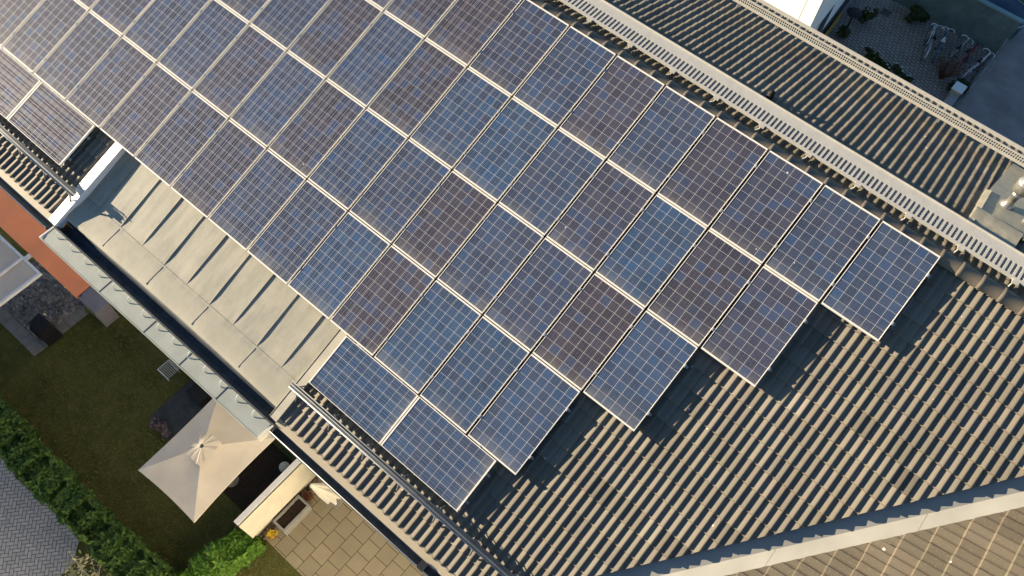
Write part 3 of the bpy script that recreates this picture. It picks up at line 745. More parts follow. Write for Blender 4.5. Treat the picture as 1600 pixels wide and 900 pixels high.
# ------------------------------------------------------------------ foliage helpers
def leaves(mb, centre_fn, n, size, up=.5, elong=1.5):
    for _ in range(n):
        c, out = centre_fn()
        d = Vector((random.gauss(0, 1), random.gauss(0, 1), random.gauss(0, 1) + up)) + out * .9
        d.normalize(); t = d.orthogonal(); t.rotate(Matrix.Rotation(random.uniform(0, 6.283), 3, d)); u = d.cross(t)
        s_ = size * random.uniform(.45, 1.6); a = t * s_ * elong; b = u * s_ * .6
        mb.poly([c - a, c + b - a * .1, c + a + d * s_ * .15, c - b - a * .1])
def hedge_obj(name, label, pts, wdt, hgt, n, size, mat, cat='hedge', z0=.0):
    o = empty(name, (*pts[0], 0)); tag(o, label, cat)
    pts = [Vector((*p, 0)) for p in pts]; seg = [(pts[i + 1] - pts[i]).length for i in range(len(pts) - 1)]; tot = sum(seg)
    lump = [random.uniform(-.13, .13) for _ in range(400)]
    def fn():
        t = random.uniform(0, tot); i = 0; q = t
        while i < len(seg) - 1 and q > seg[i]: q -= seg[i]; i += 1
        d = (pts[i + 1] - pts[i]).normalized(); nrm = Vector((-d.y, d.x, 0)); b = pts[i] + d * q
        k = lump[int(t * 5) % 400]; k2 = lump[int(t * 1.7 + 50) % 400]
        if random.random() < .55:        # top shell
            a = random.uniform(-1, 1); z = hgt + k + k2 - .28 * abs(a) ** 3 - abs(random.gauss(0, .07)); off = a * (wdt / 2 + k * .5)
            out = Vector((0, 0, 1)) + nrm * a * .5
        else:
            sd = random.choice((-1, 1)); z = random.uniform(z0, 1) * hgt; off = sd * (wdt / 2 + k2 * .6 - abs(random.gauss(0, .05))); out = nrm * sd + Vector((0, 0, .3))
        return b + nrm * off + Vector((0, 0, max(.03, z))), out
    mb = MB(); leaves(mb, fn, n, size); mb.build('foliage', mat, o)
    st = MB(); t = .2
    core = MB()
    for i in range(len(pts) - 1):
        d = (pts[i + 1] - pts[i]).normalized(); nrm = Vector((-d.y, d.x, 0)) * (wdt / 2 - .24)
        a, b = pts[i] - d * .0, pts[i + 1]
        core.hexa([a - nrm, b - nrm, b + nrm, a + nrm] + [q + Vector((0, 0, hgt - .42)) for q in (a - nrm * .8, b - nrm * .8, b + nrm * .8, a + nrm * .8)])
        k = int((b - a).length / .45)
        for m_ in range(k):
            p = a.lerp(b, (m_ + .5) / k); st.tube([p, p + Vector((random.uniform(-.08, .08), random.uniform(-.08, .08), hgt * .8))], [.03, .012], 5)
    core.build('inner_foliage', mat, o)
    st.build('stems', M['bark'], o)
    return o
hedge_obj('hedge', 'long dark green clipped hedge between the herringbone path and the lawn', [(-16, -11.80), (-5, -11.80), (-.2, -11.75), (.9, -11.72)], .86, 1.45, 52000, .040, M['hedge'])
hedge_obj('hedge', 'bright green leafy hedge beside the white fence end', [(1.05, -11.4), (1.12, -10.3), (1.36, -9.30)], .70, .85, 7500, .050, M['bright'])
def shrub(name, label, c, r, h, n, size, mat, cat, parent_cat=None, group=None, flowers=None, nf=0, fsize=.03):
    o = empty(name, c); tag(o, label, cat, group)
    c = Vector(c); mb = MB()
    lob = [(Vector((random.uniform(-.6, .6) * r, random.uniform(-.6, .6) * r, random.uniform(.35, .85) * h)), random.uniform(.35, .6)) for _ in range(7)]
    def fn():
        q, k = random.choice(lob); d = Vector((random.gauss(0, 1), random.gauss(0, 1), random.gauss(0, 1))).normalized()
        p = c + q + Vector((d.x * r * k, d.y * r * k, d.z * h * k * .6)) * random.uniform(.6, 1); p.z = max(c.z + .02, p.z); return p, d
    leaves(mb, fn, n, size); mb.build('foliage', mat, o)
    st = MB()
    for _ in range(6):
        q, k = random.choice(lob); st.tube([c, c + q * .6, c + q], [.012, .009, .004], 5)
    st.build('stems', M['bark'], o)
    if flowers:
        for _ in range(nf):
            q, k = random.choice(lob); fb_ = MB(); ctr = c + q + Vector((random.uniform(-.3, .3) * r, random.uniform(-.3, .3) * r, h * k * .55))
            for m_ in range(7):
                a = m_ * .9; fb_.poly([ctr, ctr + Vector((math.cos(a) * fsize, math.sin(a) * fsize, .01)), ctr + Vector((math.cos(a + .6) * fsize, math.sin(a + .6) * fsize, .012))])
            fb_.build('flower', flowers, o)
    return o
def bare_bush(name, label, c, r, h, nb, mat, cat, leafmat=None, nl=0, lsize=.02, lean=(0, 0)):
    o = empty(name, c); tag(o, label, cat); c = Vector(c); mb = MB(); tips = []
    for _ in range(nb):
        a = random.uniform(0, 6.283); k = random.uniform(.3, 1)
        e = c + Vector((math.cos(a) * r * k + lean[0], math.sin(a) * r * k + lean[1], h * random.uniform(.6, 1)))
        m_ = c.lerp(e, .5) + Vector((random.gauss(0, .05), random.gauss(0, .05), .08)); mb.tube([c, m_, e], [.011, .008, .003], 4, False)
        tips += [m_, e]
        for _ in range(4):
            b = m_.lerp(e, random.random()); f = b + Vector((random.gauss(0, .16), random.gauss(0, .16), random.uniform(0, .22))); mb.tube([b, f], [.005, .002], 3, False); tips.append(f)
    mb.build('branches', mat, o)
    if leafmat:
        lb = MB(); leaves(lb, lambda: (random.choice(tips) + Vector((random.gauss(0, .04), random.gauss(0, .04), random.gauss(0, .03))), Vector((0, 0, 1))), nl, lsize); lb.build('leaves', leafmat, o)
    return o
bare_bush('budding_shrub', 'bare pale shrub with sparse young leaves in front of the hedge', (-1.0, -12.75, 0), .75, 1.3, 22, M['cream'], 'shrub', M['budleaf'], 420, .026)

# ------------------------------------------------------------------ garden left: gravel bed, awning, pergola, box
gr = MB(); gr.poly([(-10.5, -9.58, .014), (-8.05, -9.58, .014), (-8.05, -7.4, .014), (-10.5, -7.4, .014)])
def rock(mb, c, r):
    n = 7; k = len(mb.v); ph = random.uniform(0, 6)
    rr = [r * random.uniform(.75, 1.15) for _ in range(n)]; e = random.uniform(.6, 1)
    for lvl, (f, z) in enumerate(((1, 0), (.92, .45), (.5, .75))):
        for i in range(n): mb.v.append((c[0] + math.cos(ph + i * 6.283 / n) * rr[i] * f, c[1] + math.sin(ph + i * 6.283 / n) * rr[i] * f * e, c[2] + r * z))
    for lvl in range(2):
        for i in range(n): mb.f.append((k + lvl * n + i, k + lvl * n + (i + 1) % n, k + (lvl + 1) * n + (i + 1) % n, k + (lvl + 1) * n + i)); mb.sm.append(True)
    mb.f.append(tuple(k + 2 * n + i for i in range(n))); mb.sm.append(True)
for _ in range(2600): rock(gr, (random.uniform(-10.4, -8.08), random.uniform(-9.54, -7.45), .012), random.choice((.022, .03, .03, .045, .06, .085)))
tag(gr.build('gravel', leaf_mat('mixed_gravel', (.10, .095, .09), (.24, .22, .20), (.38, .36, .34))), 'grey and brown mixed gravel filling the bed under the awning', 'gravel', kind='stuff')
ed = MB()
x = -12.0
while x < -7.75: ed.box(x + .006, -9.95, -.03, min(x + .44, -7.72), -9.59, .035); x += .446
y = -9.58
while y < -7.5: ed.box(-8.04, y + .006, -.03, -7.72, y + .44, .035); y += .446
struct(ed, 'stone_edging', M['stone'])
bx = empty('garden_grill', (-7.95, -9.22, 0)); tag(bx, 'black covered garden grill standing on the gravel bed', 'grill')
mb = MB(); mb.hexa([(-8.22, -9.48, .06), (-7.62, -9.48, .06), (-7.62, -8.98, .06), (-8.22, -8.98, .06), (-8.18, -9.40, .82), (-7.66, -9.40, .82), (-7.66, -9.02, .90), (-8.18, -9.02, .90)]); co = mb.build('cover', M['black'], bx)
mb = MB(); mb.hexa([(-8.20, -9.52, .50), (-7.64, -9.52, .50), (-7.64, -9.40, .50), (-8.20, -9.40, .50), (-8.18, -9.50, .60), (-7.66, -9.50, .60), (-7.66, -9.40, .74), (-8.18, -9.40, .74)]); mb.build('front_flap', M['black'], bx)
tag(MB().tube([(-8.15, -8.90, .04), (-8.02, -8.93, .8), (-7.95, -8.94, 1.0)], .016, 6).tube([(-7.97, -8.935, .93), (-7.95, -8.94, 1.02)], .03, 6).build('garden_tool', M['white_steel']), 'thin white handled tool leaning beside the covered grill', 'garden tool')
shrub('leafy_plant', 'small yellow green plant in the gravel below the awning', (-7.75, -7.85, 0), .2, .35, 260, .03, leaf_mat('yellowgreen', (.10, .14, .02), (.17, .19, .03), (.22, .2, .04)), 'plant')
aw = empty('awning', (-5, -7.5, 8.0)); tag(aw, 'rust orange awning sheet stretched out below the eave above the gravel bed', 'awning')
mb = MB(); rows = []
for f in np.linspace(0, 1, 8): rows.append([(-7.6 + (5.07) * k / 14, -6.97 - (8.44 - 6.97) * f, 8.12 - .14 * f - .015 * math.sin(f * 3.14)) for k in range(15)])
mb.sheet(rows); rows = [[(x, y, z - .02) for x, y, z in r] for r in rows]; mb.sheet(rows); mb.build('cloth', M['rust'], aw)
MB().box(-7.60, -8.43, 7.90, -2.54, -8.39, 7.945).build('front_bar', M['rust'], aw)
MB().box(-7.66, -7.15, 8.03, -2.46, -6.951, 8.20).build('cassette', M['dark_steel'], aw)
for xx in (-7.3, -2.9): MB().tube([(xx, -7.1, 7.97), (xx + (.35 if xx < -5 else -.35), -8.0, 7.93), (xx, -8.44, 7.95)], .02, 6).build('arm', M['white_steel'], aw)
sb = empty('storage_box', (-7.3, -7.72, 0)); tag(sb, 'low grey lilac storage box at the corner of the gravel bed', 'storage box')
MB().box(-7.70, -7.96, .0, -6.92, -7.50, .92).build('body', M['lilac'], sb)
MB().hexa([(-7.72, -7.84, .922), (-6.90, -7.84, .922), (-6.90, -7.48, .922), (-7.72, -7.48, .922), (-7.72, -7.84, .965), (-6.90, -7.84, .965), (-6.90, -7.48, .99), (-7.72, -7.48, .99)]).build('lid', M['lilac'], sb)
MB().tube([(-7.25, -7.98, .80), (-7.22, -7.985, .88), (-7.02, -7.985, .88), (-7.0, -7.98, .80)], .012, 6).build('handle', M['dark_steel'], sb)
MB().box(-7.70, -7.975, .0, -6.92, -7.962, .93).build('front_panel', M['trough'], sb)
pg = empty('pergola', (-9, -8.8, 0)); tag(pg, 'white framed pergola with a beige cloth roof at the left edge', 'pergola')
fr = MB()
fr.box(-12.6, -8.34, 2.36, -8.0, -8.26, 2.46); fr.box(-8.08, -9.62, 2.36, -8.0, -8.34, 2.46); fr.box(-12.6, -9.70, 2.36, -8.0, -9.62, 2.46); fr.box(-8.80, -8.26, 2.36, -8.70, -7.40, 2.46); fr.box(-8.86, -9.62, 2.37, -8.80, -8.34, 2.45)
fr.build('roof_frame', M['white_paint'], pg)
for xx, yy in ((-12.5, -9.66), (-12.5, -8.30), (-10.9, -9.66), (-10.9, -8.3)): MB().box(xx - .04, yy - .04, 0, xx + .04, yy + .04, 2.36).build('post', M['white_paint'], pg)
mb = MB(); rows = [[(-8.09 - 4.4 * k / 12, -8.35 - 1.26 * f, 2.42 - .03 * math.sin(f * 3.14) * math.sin(k * .9) ** 2) for k in range(13)] for f in np.linspace(0, 1, 6)]; mb.sheet(rows); mb.sheet([[(a, b, c - .012) for a, b, c in r] for r in rows]); mb.build('roof_cloth', M['tan_board'], pg)

# ------------------------------------------------------------------ garden middle: terrace, chair, parasol
dc = empty('garden_chair', (-4.1, -7.68, 0)); tag(dc, 'folding garden chair with white frame and slatted seat on the lawn edge', 'chair')
s_ = MB()
for k in range(7): yy = -7.88 + .055 * k; s_.box(-4.40, yy, .43, -3.96, yy + .012, .445)
s_.build('seat', M['white_paint'], dc)
f_ = MB(); f_.tube([(-4.42, -7.90, .44), (-3.94, -7.90, .44), (-3.94, -7.48, .44), (-4.42, -7.48, .44), (-4.42, -7.90, .44)], .012, 6); f_.build('seat_frame', M['white_paint'], dc)
b_ = MB(); b_.tube([(-3.94, -7.88, .44), (-3.66, -7.88, .92), (-3.66, -7.50, .92), (-3.94, -7.50, .44)], .012, 6)
b_.hexa([(-3.91, -7.86, .50), (-3.91, -7.52, .50), (-3.69, -7.52, .88), (-3.69, -7.86, .88), (-3.90, -7.86, .49), (-3.90, -7.52, .49), (-3.68, -7.52, .87), (-3.68, -7.86, .87)]); b_.build('backrest', M['black'], dc)
for xa, ya in ((-4.42, -7.88), (-4.42, -7.50), (-3.94, -7.88), (-3.94, -7.50)): MB().tube([(xa, ya, .44), (xa + (.30 if xa < -4.2 else -.30), ya, 0)], .011, 6).build('leg', M['white_paint'], dc)
gs = empty('garden_cushion_box', (-2.95, -7.52, 0)); tag(gs, 'low black box on the dark slate terrace under the ledge', 'box')
MB().box(-3.25, -7.80, .014, -2.70, -7.46, .42).build('body', M['black'], gs); MB().box(-3.27, -7.82, .421, -2.68, -7.455, .46).build('lid', M['black'], gs)
for c, rr, lb in (((-3.20, -8.98, 0), .24, 'larger grey lavender bush at the corner of the slate terrace'), ((-2.85, -8.98, 0), .17, 'smaller grey lavender bush beside the parasol edge')):
    shrub('lavender_bush', lb, c, rr, .42, 420, .02, M['lavender'], 'lavender', group='lavender bushes on the terrace corner', flowers=plain('lavender_tip', (.30, .20, .22), .9, 0, .3, 40), nf=26, fsize=.022)
A = Vector((-1.42, -10.08, 2.5)); Bc = Vector((.63, -10.03, 2.5)); Cc = Vector((.52, -7.30, 2.5)); D = Vector((-1.52, -7.36, 2.5)); T = Vector((-.47, -8.67, 2.98))
pr = empty('parasol', (-.47, -8.67, 0)); tag(pr, 'large open beige rectangular parasol over the dark terrace', 'parasol')
mb = MB()
for a, b in ((A, Bc), (Bc, Cc), (Cc, D), (D, A)):
    mid = (a + b) / 2; n = 12; rows = []
    for i in range(n + 1):
        f = i / n; row = []
        for k in range(n + 1):
            e = a.lerp(b, k / n); e = e + (mid - T).normalized() * (-.04) * math.sin(math.pi * k / n)
            p = T.lerp(e, f); p.z -= .060 * math.sin(math.pi * f) * math.sin(math.pi * k / n) ; row.append(p)
        rows.append(row)
    mb.sheet(rows); 
    mb.sheet([rows[-1], [p + Vector((0, 0, -.06)) for p in rows[-1]]])
mb.build('canopy', M['parasol'], pr)
mb = MB(); rows = []
for i in range(5):
    f = i / 4; row = []
    for k in range(49):
        a = k / 48 * 4; s0 = int(a) % 4; q = a - int(a); cs = [A, Bc, Cc, D]
        e = cs[s0].lerp(cs[(s0 + 1) % 4], q); p = T.lerp(e, .02 + .25 * f); p.z += .075 + (.030 * math.sin(k * 1.31) + .012 * math.sin(k * 3.1)) * f; row.append(p)
    rows.append(row)
mb.sheet(rows); mb.build('vent_cap', M['parasol'], pr)
MB().lathe(T + Vector((0, 0, .03)), [(.05, 0), (.05, .05), (.035, .06), (.03, .02)], 14).build('finial', M['dark_steel'], pr)
po = MB().tube([(-.47, -8.67, 0), (-.47, -8.67, 2.97)], .028, 10).build('pole', M['white_steel'], pr)
for e in (A, Bc, Cc, D): MB().tube([T + Vector((0, 0, -.06)), e + Vector((0, 0, -.045)) + (T - e) * .02], .011, 6).build('rib', M['white_steel'], pr)
MB().lathe((-.47, -8.67, .012), [(.20, 0), (.20, .05), (.06, .08), (.05, .3), (.04, .31)], 20).build('base', M['trough'], pr)
# ------------------------------------------------------------------ white screen fence and patio
sf = empty('screen_fence', (1.35, -8.3, 0)); tag(sf, 'tall cream board fence dividing the dark terrace from the patio', 'fence')
b_ = MB()
for k in range(12): b_.box(1.19, -9.36 + .2 * k, 0.02, 1.225, -9.36 + .2 * k + .196, 1.86)
b_.build('boards', M['cream'], sf)
b_ = MB(); b_.box(1.226, -9.37, .15, 1.26, -6.96, .25); b_.box(1.226, -9.37, 1.55, 1.26, -6.96, 1.65); b_.build('cross_rail', M['cream'], sf)
MB().box(1.12, -9.40, 1.862, 1.27, -6.955, 1.90).build('cap', M['white_paint'], sf)
MB().hexa([(1.27, -9.40, 1.78), (1.47, -9.36, .95), (1.47, -6.97, .95), (1.27, -6.96, 1.78), (1.285, -9.40, 1.80), (1.49, -9.36, .965), (1.49, -6.97, .965), (1.285, -6.96, 1.80)]).build('sloped_board', M['cream'], sf)
for yy in (-9.33, -8.2, -7.05): MB().box(1.13, yy - .04, 0, 1.189, yy + .04, 1.861).build('post', M['white_paint'], sf)
pb_ = MB()
for _ in range(230): rock(pb_, (random.uniform(1.24, 1.42), random.uniform(-9.2, -6.9), .020), random.choice((.03, .045, .055, .065)))
tag(pb_.build('pebbles', M['pebble']), 'brown rounded pebbles in a strip between fence and patio', 'pebbles', kind='stuff')
pl = empty('planter', (1.6, -8.25, 0)); tag(pl, 'long stone planter filled with dark soil on the patio', 'planter')
w_ = MB(); w_.box(1.38, -8.73, .021, 1.83, -8.67, .46); w_.box(1.38, -7.84, .021, 1.83, -7.78, .46); w_.box(1.38, -8.669, .021, 1.44, -7.841, .46); w_.box(1.77, -8.669, .021, 1.83, -7.841, .46); w_.build('trough', M['trough'], pl)
mb = MB(); rows = [[(1.44 + .33 * a / 8, -8.669 + .828 * b / 16, .40 + random.uniform(-.02, .025)) for b in range(17)] for a in range(9)]; mb.sheet(rows); mb.build('soil', M['soil'], pl)
def pot(c, lab, fl_mat, n):
    o = empty('flower_pot', c); tag(o, lab, 'flower pot'); c = Vector(c)
    MB().lathe(c, [(.08, 0), (.115, .2), (.13, .2), (.13, .24), (.105, .24), (.10, .20)], 18).build('pot', M['terracotta'], o)
    MB().lathe(c + Vector((0, 0, .19)), [(.10, 0), (.08, .015), (0, .02)], 14).build('soil', M['soil'], o)
    lf = MB(); leaves(lf, lambda: (c + Vector((random.gauss(0, .05), random.gauss(0, .05), .24 + random.uniform(0, .08))), Vector((0, 0, 1))), n, .028); lf.build('flowers' if fl_mat is M['yellow'] else 'leaves', fl_mat, o)
pot((1.54, -7.62, .02), 'terracotta pot with dark dry plant beside the closed parasol', M['dryleaf'], 40)
pot((1.56, -8.96, .02), 'terracotta pot of yellow flowers at the patio corner', M['yellow'], 90)
cp = empty('closed_parasol', (2.10, -7.22, .02)); tag(cp, 'folded cream parasol tilted on its foot by the house wall', 'parasol')
tip = Vector((2.02, -7.52, 2.15)); bot = Vector((2.20, -7.20, .85))
mb = MB(); rows = []
ax = (bot - tip).normalized(); u = ax.orthogonal().normalized(); v = ax.cross(u)
for i in range(11):
    f = i / 10; rad = .05 + .19 * f ** .8; row = []
    for k in range(41):
        a = k / 40 * 6.2832; r_ = rad * (1 + .26 * math.cos(a * 7) * min(1, f * 2)); row.append(tip.lerp(bot, f) + (u * math.cos(a) + v * math.sin(a)) * r_ + ax * (.05 * math.cos(a * 7) * f))
    rows.append(row)
mb.sheet(rows); mb.lathe(tip + Vector((0, 0, -.03)), [(.06, 0), (.05, .06), (0, .09)], 12); mb.build('folded_canopy', M['palewhite'], cp)
MB().tube([tip, bot, (2.24, -7.12, .1)], .02, 8).build('pole', M['white_steel'], cp)
MB().box(1.98, -7.36, .021, 2.32, -7.0, .07).build('base_plate', M['trough'], cp)
ln = empty('round_lantern', (.52, -7.5, .012)); tag(ln, 'round pale paper lantern beside the fence on the dark terrace', 'lantern')
mb = MB(); mb.lathe((.52, -7.5, .30), [(.15 * math.sin(math.pi * k / 12), .15 - .15 * math.cos(math.pi * k / 12)) for k in range(13)], 18); mb.build('globe', M['palewhite'], ln)
MB().tube([(.52, -7.5, .012), (.52, -7.5, .31)], .012, 6).build('stand', M['dark_steel'], ln)

# ------------------------------------------------------------------ courtyard beyond the far eave
nb_ = empty('white_house', (0, 20, 0)); tag(nb_, 'white rendered house with a sunlit gable corner beyond the far eave', 'house')
ang = R_(4); 
def nbp(a, b, z):      # local: a along its sunny front (towards -x), b into the depth
    return Vector((3.73 - a * math.cos(R_(12)) - b * math.sin(ang) , 14.1 + a * math.sin(R_(12)) + b * math.cos(ang), z))
mb = MB(); mb.hexa([nbp(0, 0, 0), nbp(0, 9, 0), nbp(13, 9, 0), nbp(13, 0, 0), nbp(0, 0, 7), nbp(0, 9, 7), nbp(13, 9, 7), nbp(13, 0, 7)]); mb.build('wall', M['white'], nb_, True)
mb = MB(); mb.hexa([nbp(-.3, -.3, 7.001), nbp(-.3, 9.3, 7.001), nbp(13, 9.3, 7.001), nbp(13, -.3, 7.001), nbp(-.3, -.3, 7.2), nbp(-.3, 9.3, 7.2), nbp(13, 9.3, 7.2), nbp(13, -.3, 7.2)]); mb.build('roof', M['dark_steel'], nb_, True)
def nbox(a0, a1, b0, b1, z0, z1): return MB().hexa([nbp(a0, b0, z0), nbp(a0, b1, z0), nbp(a1, b1, z0), nbp(a1, b0, z0), nbp(a0, b0, z1), nbp(a0, b1, z1), nbp(a1, b1, z1), nbp(a1, b0, z1)])
wn = nbox(-.03, .0, 1.6, 3.0, 1.0, 2.5).build('window', M['white_paint'], nb_, True); nbox(-.036, -.031, 1.68, 2.92, 1.08, 2.42).build('pane', M['glass'], wn, True)
nbox(-.12, .0, .3, 9, .02, .30).build('plinth', M['trough'], nb_, True)
nbox(-.20, -.121, .9, 5.0, .30, .62).build('bench_board', M['yellow_board'], nb_, True)
nbox(-.06, .0, 0.2, 9, .301, .9).build('recess_shade_strip', M['dark_steel'], nb_, True)  # dark strip on the wall, standing in for the shade of a recess
nbox(.5, .515, -.006, .0, 0, 7).build('downpipe', M['stone'], nb_, True)
gf = empty('board_fence', (7, 21.85, 0)); tag(gf, 'green board fence with a pale cap enclosing the bicycle courtyard', 'fence')
b_ = MB(); x = 4.6
while x < 9.15: b_.box(x, 21.80, .05, min(x + .105, 9.18), 21.83, 1.80); x += .112
b_.build('boards', M['green_paint'], gf)
MB().box(4.6, 21.72, 1.801, 9.24, 21.92, 1.86).build('cap', M['cap_paint'], gf)
for xx in (4.65, 6.15, 7.65, 9.12): MB().box(xx - .05, 21.831, 0, xx + .05, 21.92, 1.80).build('post', M['green_paint'], gf)
MB().box(4.6, 21.832, .4, 9.18, 21.87, .5).build('cross_rail', M['green_paint'], gf)
wf = empty('wire_fence', (9.12, 20.3, 0)); tag(wf, 'low wire mesh fence between the courtyard plants and the road', 'fence')
for yy in (18.75, 19.75, 20.75, 21.7): MB().tube([(9.12, yy, 0), (9.12, yy, 1.02)], .02, 6).build('post', M['steel'], wf)
w_ = MB()
for z in np.linspace(.05, 1.0, 8): w_.box(9.117, 18.72, z - .004, 9.123, 21.72, z + .004)
y = 18.72
while y < 21.72: w_.box(9.1165, y, .05, 9.1235, y + .008, 1.0); y += .09
w_.build('mesh', M['steel'], wf)
lw = empty('gate_pillar', (8.8, 17.6, 0)); tag(lw, 'pale grey low wall ending in a white capped pillar near the road', 'wall')
MB().box(8.66, 16.4, 0, 8.98, 17.9, .85).build('wall', M['trough'], lw); MB().box(8.60, 17.86, 0, 8.98, 18.26, 1.0).build('pillar', M['trough'], lw); MB().box(8.58, 17.84, 1.001, 9.0, 18.28, 1.06).build('cap', M['white_paint'], lw)
tb = empty('round_pool', (8.5, 23.6, 0)); tag(tb, 'dark blue round covered pool behind the green fence', 'pool')
MB().lathe((8.35, 23.5, 0), [(.95, 0), (.98, .3), (1.0, .68), (1.02, .70), (.98, .72), (.93, .70), (.90, .62), (0, .60)], 36).build('liner', M['blue'], tb)
MB().tube([(8.35 + math.cos(a) * 1.0, 23.5 + math.sin(a) * 1.0, .72) for a in np.linspace(0, 6.2832, 40)], .03, 6, False).build('rim', M['steel'], tb)

def bicycle(loc, yaw, lean, fmat, label, saddle=M['black'], bar=M['white_paint']):
    """wheels in the local x-z plane, front towards +x"""
    o = empty('bicycle', loc, (lean, 0, yaw)); tag(o, label, 'bicycle', 'bicycles parked against the green fence')
    def add(mb, name, mat, par=None):
        me = bpy.data.meshes.new(name); me.from_pydata([tuple(v) for v in mb.v], [], mb.f); me.polygons.foreach_set("use_smooth", mb.sm); me.materials.append(mat)
        c = bpy.data.objects.new(name, me); col.objects.link(c); c.parent = par or o; return c
    for xc in (-.52, .54):
        w_ = add(MB().tube([(xc + .325 * math.cos(a), 0, .345 + .325 * math.sin(a)) for a in np.linspace(0, 6.2832, 33)], .021, 6, False), 'wheel', M['rubber'])
        q = MB().tube([(xc + .300 * math.cos(a), 0, .345 + .300 * math.sin(a)) for a in np.linspace(0, 6.2832, 33)], .009, 5, False)
        for k in range(14):
            a = k * 6.2832 / 14; q.tube([(xc, .02 * (-1) ** k, .345), (xc + .296 * math.cos(a), 0, .345 + .296 * math.sin(a))], .0025, 3, False)
        q.tube([(xc, -.05, .345), (xc, .05, .345)], .02, 6); add(q, 'rim', M['steel'], w_)
        m_ = MB().sheet([[(xc + .36 * math.cos(a), s, .345 + .36 * math.sin(a)) for s in (-.028, 0, .028)] for a in np.linspace(.5 if xc < 0 else .9, 3.2 if xc < 0 else 2.6, 12)]); add(m_, 'mudguard', fmat)
    f = MB(); bb = (-.08, 0, .30); st = (-.22, 0, .78); hd = (.36, 0, .82); hb = (.39, 0, .66)
    for a, b, r in ((bb, st, .017), (st, (.355, 0, .80), .017), (bb, hb, .019), (hd, hb, .021), (bb, (-.52, .04, .345), .010), (bb, (-.52, -.04, .345), .010), (st, (-.52, .04, .345), .009), (st, (-.52, -.04, .345), .009), (hb, (.54, .045, .345), .012), (hb, (.54, -.045, .345), .012)): f.tube([a, b], r, 7)
    add(f, 'frame', fmat)
    add(MB().tube([hd, (.33, 0, .98)], .014, 7).tube([(.16, -.25, 1.02), (.27, -.22, 1.03), (.36, -.10, 1.0), (.34, 0, .98), (.36, .10, 1.0), (.27, .22, 1.03), (.16, .25, 1.02)], .013, 7), 'handlebar', bar)
    sd = MB(); sd.tube([st, (-.25, 0, .90)], .013, 6)
    sd.sheet([[(-.38 + .29 * k / 6, s * (.085 - .06 * (k / 6)), .925 - .02 * s * s + .01 * math.sin(k)) for s in (-1, -.5, 0, .5, 1)] for k in range(7)])
    sd.sheet([[(-.38 + .29 * k / 6, s * (.08 - .058 * (k / 6)), .885) for s in (-1, -.5, 0, .5, 1)] for k in range(7)]); add(sd, 'saddle', saddle)
    cr = MB().tube([(-.08, -.07, .30), (-.08, .07, .30)], .02, 6).tube([(-.08, -.07, .30), (.06, -.07, .22)], .009, 5).tube([(-.08, .07, .30), (-.22, .07, .38)], .009, 5).box(.03, -.16, .205, .10, -.075, .23).box(-.26, .075, .37, -.19, .16, .395)
    cr.tube([(-.08 + .09 * math.cos(a), -.05, .30 + .09 * math.sin(a)) for a in np.linspace(0, 6.2832, 20)], .008, 5, False); add(cr, 'crank', M['dark_steel'])
    rk = MB()
    for s in (-.05, 0, .05): rk.tube([(-.28, s, .72), (-.82, s, .72)], .006, 5)
    rk.tube([(-.78, .05, .72), (-.52, .05, .36)], .006, 5).tube([(-.78, -.05, .72), (-.52, -.05, .36)], .006, 5); add(rk, 'rack', M['steel'])
    return o
fw = plain('white_frame', (.72, .72, .72), .35, 0, .1, 8); fbl = plain('blue_frame', (.04, .14, .24), .35, 0, .2, 8); frd = plain('red_frame', (.30, .02, .025), .35, 0, .2, 8); fsl = plain('silver_frame', (.45, .48, .50), .35, .2, .15, 8); fbk = plain('dark_frame', (.05, .05, .055), .4, .1, .2, 8)
bicycle((6.80, 20.2, .004), R_(108), R_(4), fw, 'white framed bicycle standing leftmost in the paved courtyard', M['black'])
bicycle((7.30, 20.35, .004), R_(100), R_(-5), fbl, 'blue framed bicycle with pale saddle, second from the left by the fence', M['palewhite'])
bicycle((7.85, 20.4, .004), R_(84), R_(5), fsl, 'silver framed bicycle in the middle, behind the bare red bush', M['black'])
bicycle((8.35, 20.45, .004), R_(82), R_(-4), frd, 'red framed bicycle half hidden in the bare bush', M['black'], M['dark_steel'])
bicycle((8.78, 20.3, .004), R_(80), R_(4), fw, 'white framed bicycle rightmost, beside the wire fence', M['black'])
bare_bush('bare_bush', 'bare red brown bush in front of the parked bicycles', (8.0, 19.2, 0), .80, 1.15, 60, M['redbark'], 'bush', M['dryleaf'], 60, .014)
shrub('evergreen_shrub', 'dark green shrub beside the wire fence below the bicycles', (8.75, 19.0, 0), .42, .6, 900, .035, M['plantleaf'], 'shrub')
shrub('evergreen_shrub', 'low dark bush at the foot of the green fence', (5.9, 21.5, 0), .5, .5, 800, .035, M['plantleaf'], 'shrub')
shrub('potted_shrub', 'dark olive shrub standing alone on the courtyard pavers', (4.35, 19.9, 0), .30, .7, 600, .035, M['plantleaf'], 'shrub', flowers=M['palewhite'], nf=5, fsize=.04)
shrub('potted_shrub', 'rounded olive shrub at the corner of the white house', (4.05, 18.55, 0), .24, .5, 480, .03, M['plantleaf'], 'shrub')
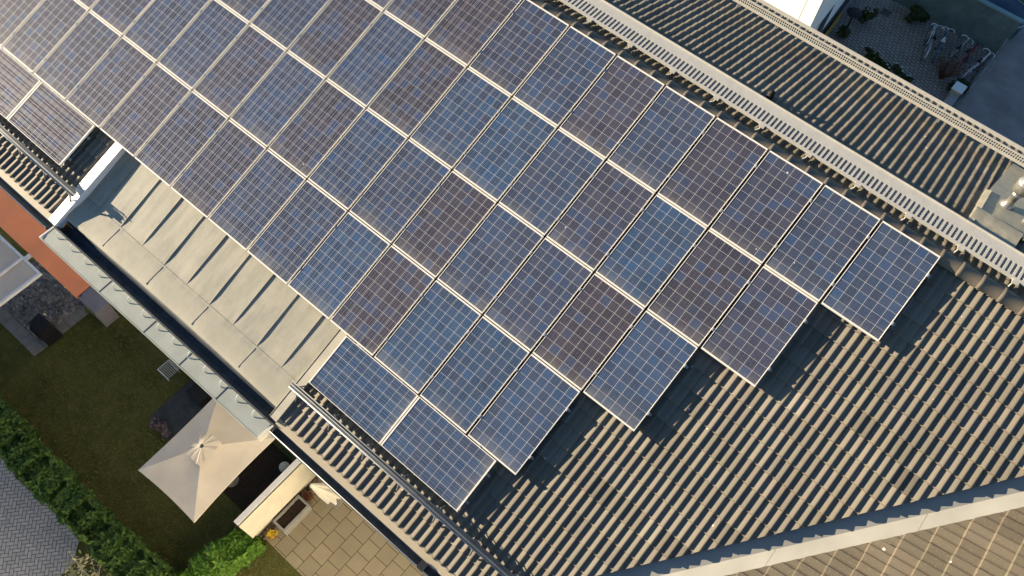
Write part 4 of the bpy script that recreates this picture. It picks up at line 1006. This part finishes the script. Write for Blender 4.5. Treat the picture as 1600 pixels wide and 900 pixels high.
for k, (xx, yy) in enumerate(((5.35, 18.25), (5.75, 18.2), (6.15, 18.2), (6.6, 18.2), (7.0, 18.2))):
    nm = ['first', 'second', 'third', 'fourth', 'fifth'][k]
    shrub('bedding_plant', 'low green bedding plant with small flowers by the far eave, %s from the left' % nm, (xx, yy, 0), .28, .35, 420, .03, M['plantleaf'], 'plant', group='bedding plants along the house', flowers=M['yellow'] if k < 2 else M['palewhite'], nf=3, fsize=.05)
tbl = empty('round_table', (3.95, 19.25, 0)); tag(tbl, 'round black garden table beside the white house', 'table')
MB().lathe((3.95, 19.25, .70), [(.0, 0), (.30, 0), (.31, .015), (.30, .03), (0, .032)], 28).build('table_top', M['black'], tbl); MB().tube([(3.95, 19.25, 0), (3.95, 19.25, .7)], .03, 8).build('leg', M['black'], tbl)
dr = empty('drain_cover', (4.75, 21.0, .006)); tag(dr, 'square dark drain cover set in the courtyard pavers', 'drain cover')
MB().box(4.5, 20.8, .005, 4.98, 21.26, .016).build('frame', M['stone'], dr)
g_ = MB()
for k in range(6): g_.box(4.55, 20.85 + .065 * k, .0165, 4.93, 20.85 + .065 * k + .035, .022)
g_.build('grate', M['dark_steel'], dr)

# ------------------------------------------------------------------ unseen house added to shade the garden
nh = empty('shade_house', (-25, -18, 0)); tag(nh, 'unseen pale house added left of the garden to shade the lawn', 'house')
MB().box(-29, -30, 0, -22, -10.2, 6.6).build('wall', M['white'], nh)
mb = MB(); mb.poly([(-29.4, -30.4, 6.5), (-25.5, -30.4, 8.9), (-25.5, -9.8, 8.9), (-29.4, -9.8, 6.5)]); mb.poly([(-25.5, -30.4, 8.9), (-21.6, -30.4, 6.5), (-21.6, -9.8, 6.5), (-25.5, -9.8, 8.9)]); mb.poly([(-29, -10.2, 6.6), (-22, -10.2, 6.6), (-25.5, -10.2, 8.8)]); mb.poly([(-29, -30, 6.6), (-25.5, -30, 8.8), (-22, -30, 6.6)])
mb.build('roof', M['stone'], nh)
for yy in (-27, -22, -17, -13):
    for zz in (.9, 3.8): fo = MB().box(-22.003, yy - .6, zz, -21.95, yy + .6, zz + 1.3).build('window', M['white_paint'], nh); MB().box(-21.949, yy - .5, zz + .1, -21.945, yy + .5, zz + 1.2).build('pane', M['glass'], fo)
